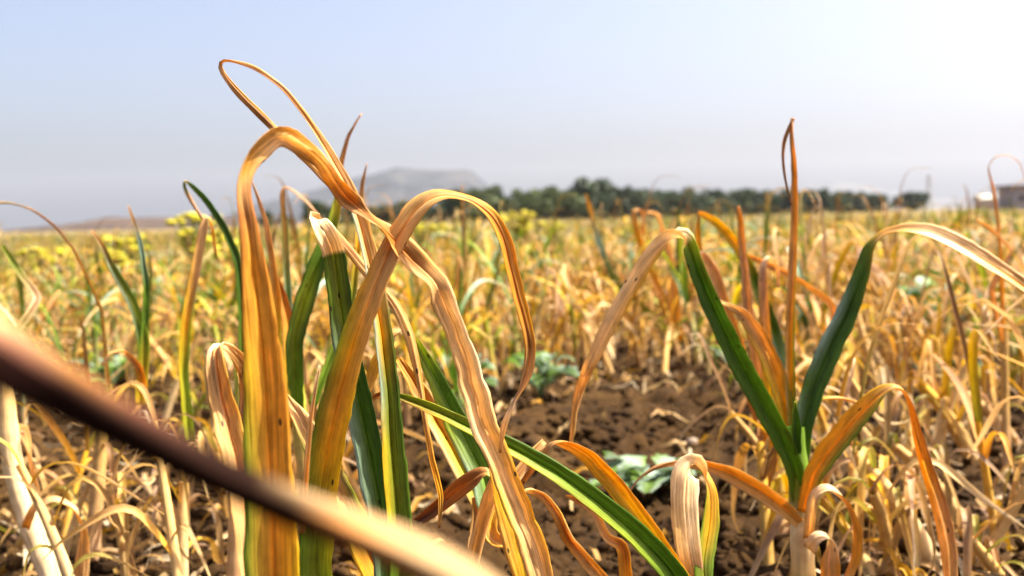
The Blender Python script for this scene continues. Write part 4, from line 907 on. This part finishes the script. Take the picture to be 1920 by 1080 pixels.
# ------------------------------------------------------------------ farm buildings and pylon far right
M_WALL = simple('pale_render', (0.40, 0.34, 0.33), 0.85, 2, 0.2)
M_WALL2 = simple('grey_render', (0.24, 0.22, 0.26), 0.85, 2, 0.2)
M_ROOF = simple('brown_tiles', (0.13, 0.075, 0.05), 0.85, 3, 0.3)
M_DARK = simple('dark_window', (0.02, 0.022, 0.028), 0.2)
M_STEEL = simple('galvanised_steel', (0.42, 0.44, 0.46), 0.5, 4, 0.1)
def boxes(name, lst, mat, parent):
    V, F = [], []
    for (x0, x1, y0, y1, z0, z1) in lst:
        k = len(V)
        V += [(x0, y0, z0), (x1, y0, z0), (x1, y1, z0), (x0, y1, z0), (x0, y0, z1), (x1, y0, z1), (x1, y1, z1), (x0, y1, z1)]
        F += [[k, k + 3, k + 2, k + 1], [k + 4, k + 5, k + 6, k + 7], [k, k + 1, k + 5, k + 4], [k + 1, k + 2, k + 6, k + 5], [k + 2, k + 3, k + 7, k + 6], [k + 3, k, k + 4, k + 7]]
    return link(name, mesh_from(name, np.array(V, float), F, mat=mat, smooth=False), parent)
hp = P(1912, 385, 150)
house = thing('farm_house', 'low grey farm building with a dark overhanging roof at the right edge', 'building', (hp.x, hp.y, 0))
boxes('wall', [(-2.2, 6, -2.5, 3.5, -0.2, 3.9)], M_WALL2, house)
boxes('roof', [(-3.2, 7, -3.5, 4.5, 3.903, 4.35)], M_ROOF, house)
for k in range(3):
    boxes('window', [(-1.4 + k * 2.5, -0.4 + k * 2.5, -2.53, -2.40, 1.4, 2.6)], M_DARK, house)
boxes('door', [(4.9, 5.8, -2.53, -2.4, 0, 2.1)], M_ROOF, house)
tp = P(1848, 385, 150)
shed = thing('farm_shed', 'small greyish farm shed beside the low building with dark roof', 'building', (tp.x, tp.y, 0))
shed.scale = (0.55, 0.55, 0.55); house.scale = (0.85, 0.85, 0.85)
boxes('wall', [(-2.4, 2.2, -2, 2, -0.2, 3.2)], M_WALL, shed)
v = np.array([(-2.7, -2.3, 3.203), (2.5, -2.3, 3.203), (2.5, 2.3, 3.203), (-2.7, 2.3, 3.203), (-2.7, 0, 4.4), (2.5, 0, 4.4)])
link('roof', mesh_from('roof', v, [[0, 1, 5, 4], [2, 3, 4, 5], [0, 4, 3], [1, 2, 5], [3, 2, 1, 0]], mat=simple('pale_sheet_roof', (0.42, 0.39, 0.34), 0.6, 3, 0.2), smooth=False), shed)
boxes('door', [(-0.8, 0.8, -2.03, -1.9, 0, 2.4)], simple('faded_door', (0.35, 0.25, 0.24), 0.7), shed)
pp = P(1742, 385, 620)
pyl = thing('pylon', 'faint lattice power pylon standing beyond the last tree', 'pylon', (pp.x, pp.y, 0))
def bars(name, segs, rad, mat, parent):
    Vs, Fs, k = [], [], 0
    for a, b in segs:
        V, F, _, _ = tube_arrays(np.array([a, b], float), [rad, rad], np.ones((2, 3)), 4); Vs.append(V); Fs.append(F + k); k += len(V)
    return link(name, mesh_from(name, np.concatenate(Vs), np.concatenate(Fs), mat=mat, smooth=False), parent)
HH = 22; lv = [0, 5, 9.5, 13.5, 17, 19.5, HH]; wd = lambda z: 1.9 * (1 - z / HH) + 0.3
segs = []
for sx_, sy_ in ((1, 1), (1, -1), (-1, -1), (-1, 1)):
    segs.append(((sx_ * wd(0), sy_ * wd(0), 0), (sx_ * wd(HH), sy_ * wd(HH), HH)))
for a, b in zip(lv, lv[1:]):
    for (ax, ay), (bx, by) in (((1, 1), (1, -1)), ((1, -1), (-1, -1)), ((-1, -1), (-1, 1)), ((-1, 1), (1, 1))):
        segs.append(((ax * wd(a), ay * wd(a), a), (bx * wd(b), by * wd(b), b))); segs.append(((bx * wd(a), by * wd(a), a), (ax * wd(b), ay * wd(b), b)))
bars('tower_frame', segs, 0.13, M_STEEL, pyl)
for z in (16.5, 19.2, 21.6):
    bars('cross_arm', [((-3.2, 0, z), (3.2, 0, z)), ((-3.2, 0, z), (0, 0, z + 1)), ((3.2, 0, z), (0, 0, z + 1))], 0.12, M_STEEL, pyl)

# ------------------------------------------------------------------ hills and mountain
def hill_material(name, c0, c1, c2, sc):
    mt, t, out = newmat(name); L = t.links.new
    geo = N(t, 'ShaderNodeNewGeometry')
    n1 = N(t, 'ShaderNodeTexNoise'); n1.inputs['Scale'].default_value = sc; n1.inputs['Detail'].default_value = 8; L(geo.outputs['Position'], n1.inputs[0])
    pr = N(t, 'ShaderNodeBsdfPrincipled'); pr.inputs['Roughness'].default_value = 0.95
    L(ramp(t, n1.outputs[0], [(0.38, c0), (0.5, c1), (0.62, c2)]), pr.inputs['Base Color']); L(pr.outputs[0], out.inputs[0])
    return mt
def ridge(name, prof, d, depth, mat, label, rough=0.06, seed=0, nu=220, nw=60, kind='structure'):
    """a hill whose crest runs through photo points prof at depth d; slopes fall away in front and behind."""
    pr = np.array([[*P(a, b, d)] for a, b in prof])
    x = np.linspace(pr[0, 0], pr[-1, 0], nu); h = np.maximum(np.interp(x, pr[:, 0], pr[:, 2]), 0.0)
    w_ = np.linspace(-1, 1, nw)
    Xg, Wg = np.meshgrid(x, w_)
    Hm = h.max()
    sl = np.clip(1 - np.abs(Wg), 0, 1) ** 0.8
    Y = pr[:, 1].mean() + Wg * depth * (0.7 + 0.3 * fbm(Xg / depth * 1.5, Wg * 0 + 2, seed))
    Z = np.minimum(h[None] * 1.0, h[None] * sl * 1.12) + Hm * rough * (fbm(Xg / Hm * 0.9, Y / Hm * 0.9, seed) - 0.5) * (sl * (1 - sl) * 4) * 2 - 0.3
    ii = np.arange(nu * nw).reshape(nw, nu)
    F = np.stack([ii[:-1, :-1], ii[:-1, 1:], ii[1:, 1:], ii[1:, :-1]], -1).reshape(-1, 4)
    o = link(name, mesh_from(name, np.stack([Xg, Y, Z], -1).reshape(-1, 3), F, mat=mat))
    return tag(o, label, kind=kind)
ridge('mountain', [(430, 428), (520, 388), (585, 358), (640, 340), (690, 329), (735, 325), (770, 320), (800, 319), (840, 318), (870, 317), (884, 319), (900, 334), (918, 350), (940, 364), (975, 378), (1050, 394), (1180, 408)], 2300, 420,
      hill_material('mountain_rock', (0.008, 0.013, 0.018), (0.016, 0.020, 0.025), (0.036, 0.035, 0.034), 0.012), 'flat topped grey blue mountain', 0.35, 4)
ridge('hill', [(60, 432), (105, 421), (150, 418), (178, 417), (196, 410), (215, 406), (300, 405), (420, 404), (520, 412), (600, 420)], 190, 40,
      hill_material('ploughed_hill', (0.022, 0.012, 0.009), (0.038, 0.023, 0.016), (0.07, 0.043, 0.026), 0.12), 'low flat brown hill at the left', 0.12, 8)
ridge('distant_hill', [(1380, 399), (1450, 375), (1500, 352), (1545, 342), (1590, 341), (1640, 352), (1690, 366), (1760, 380), (1850, 389)], 4300, 500,
      hill_material('far_rock', (0.03, 0.035, 0.035), (0.05, 0.05, 0.045), (0.07, 0.06, 0.055), 0.008), 'very faint far hill behind the upright dry tip', 0.3, 12)

# ------------------------------------------------------------------ haze over the plain
hz_m, t, out = newmat('haze_air')
pv = N(t, 'ShaderNodeVolumePrincipled'); pv.inputs['Density'].default_value = 0.00012; pv.inputs['Color'].default_value = (0.66, 0.73, 0.86, 1); pv.inputs['Anisotropy'].default_value = 0.2
t.links.new(pv.outputs[0], out.inputs['Volume'])
hz = boxes('haze', [(-6000, 6000, -50, 5200, -2.5, 260)], hz_m, None)
tag(hz, 'pale summer haze over the plain', kind='stuff')
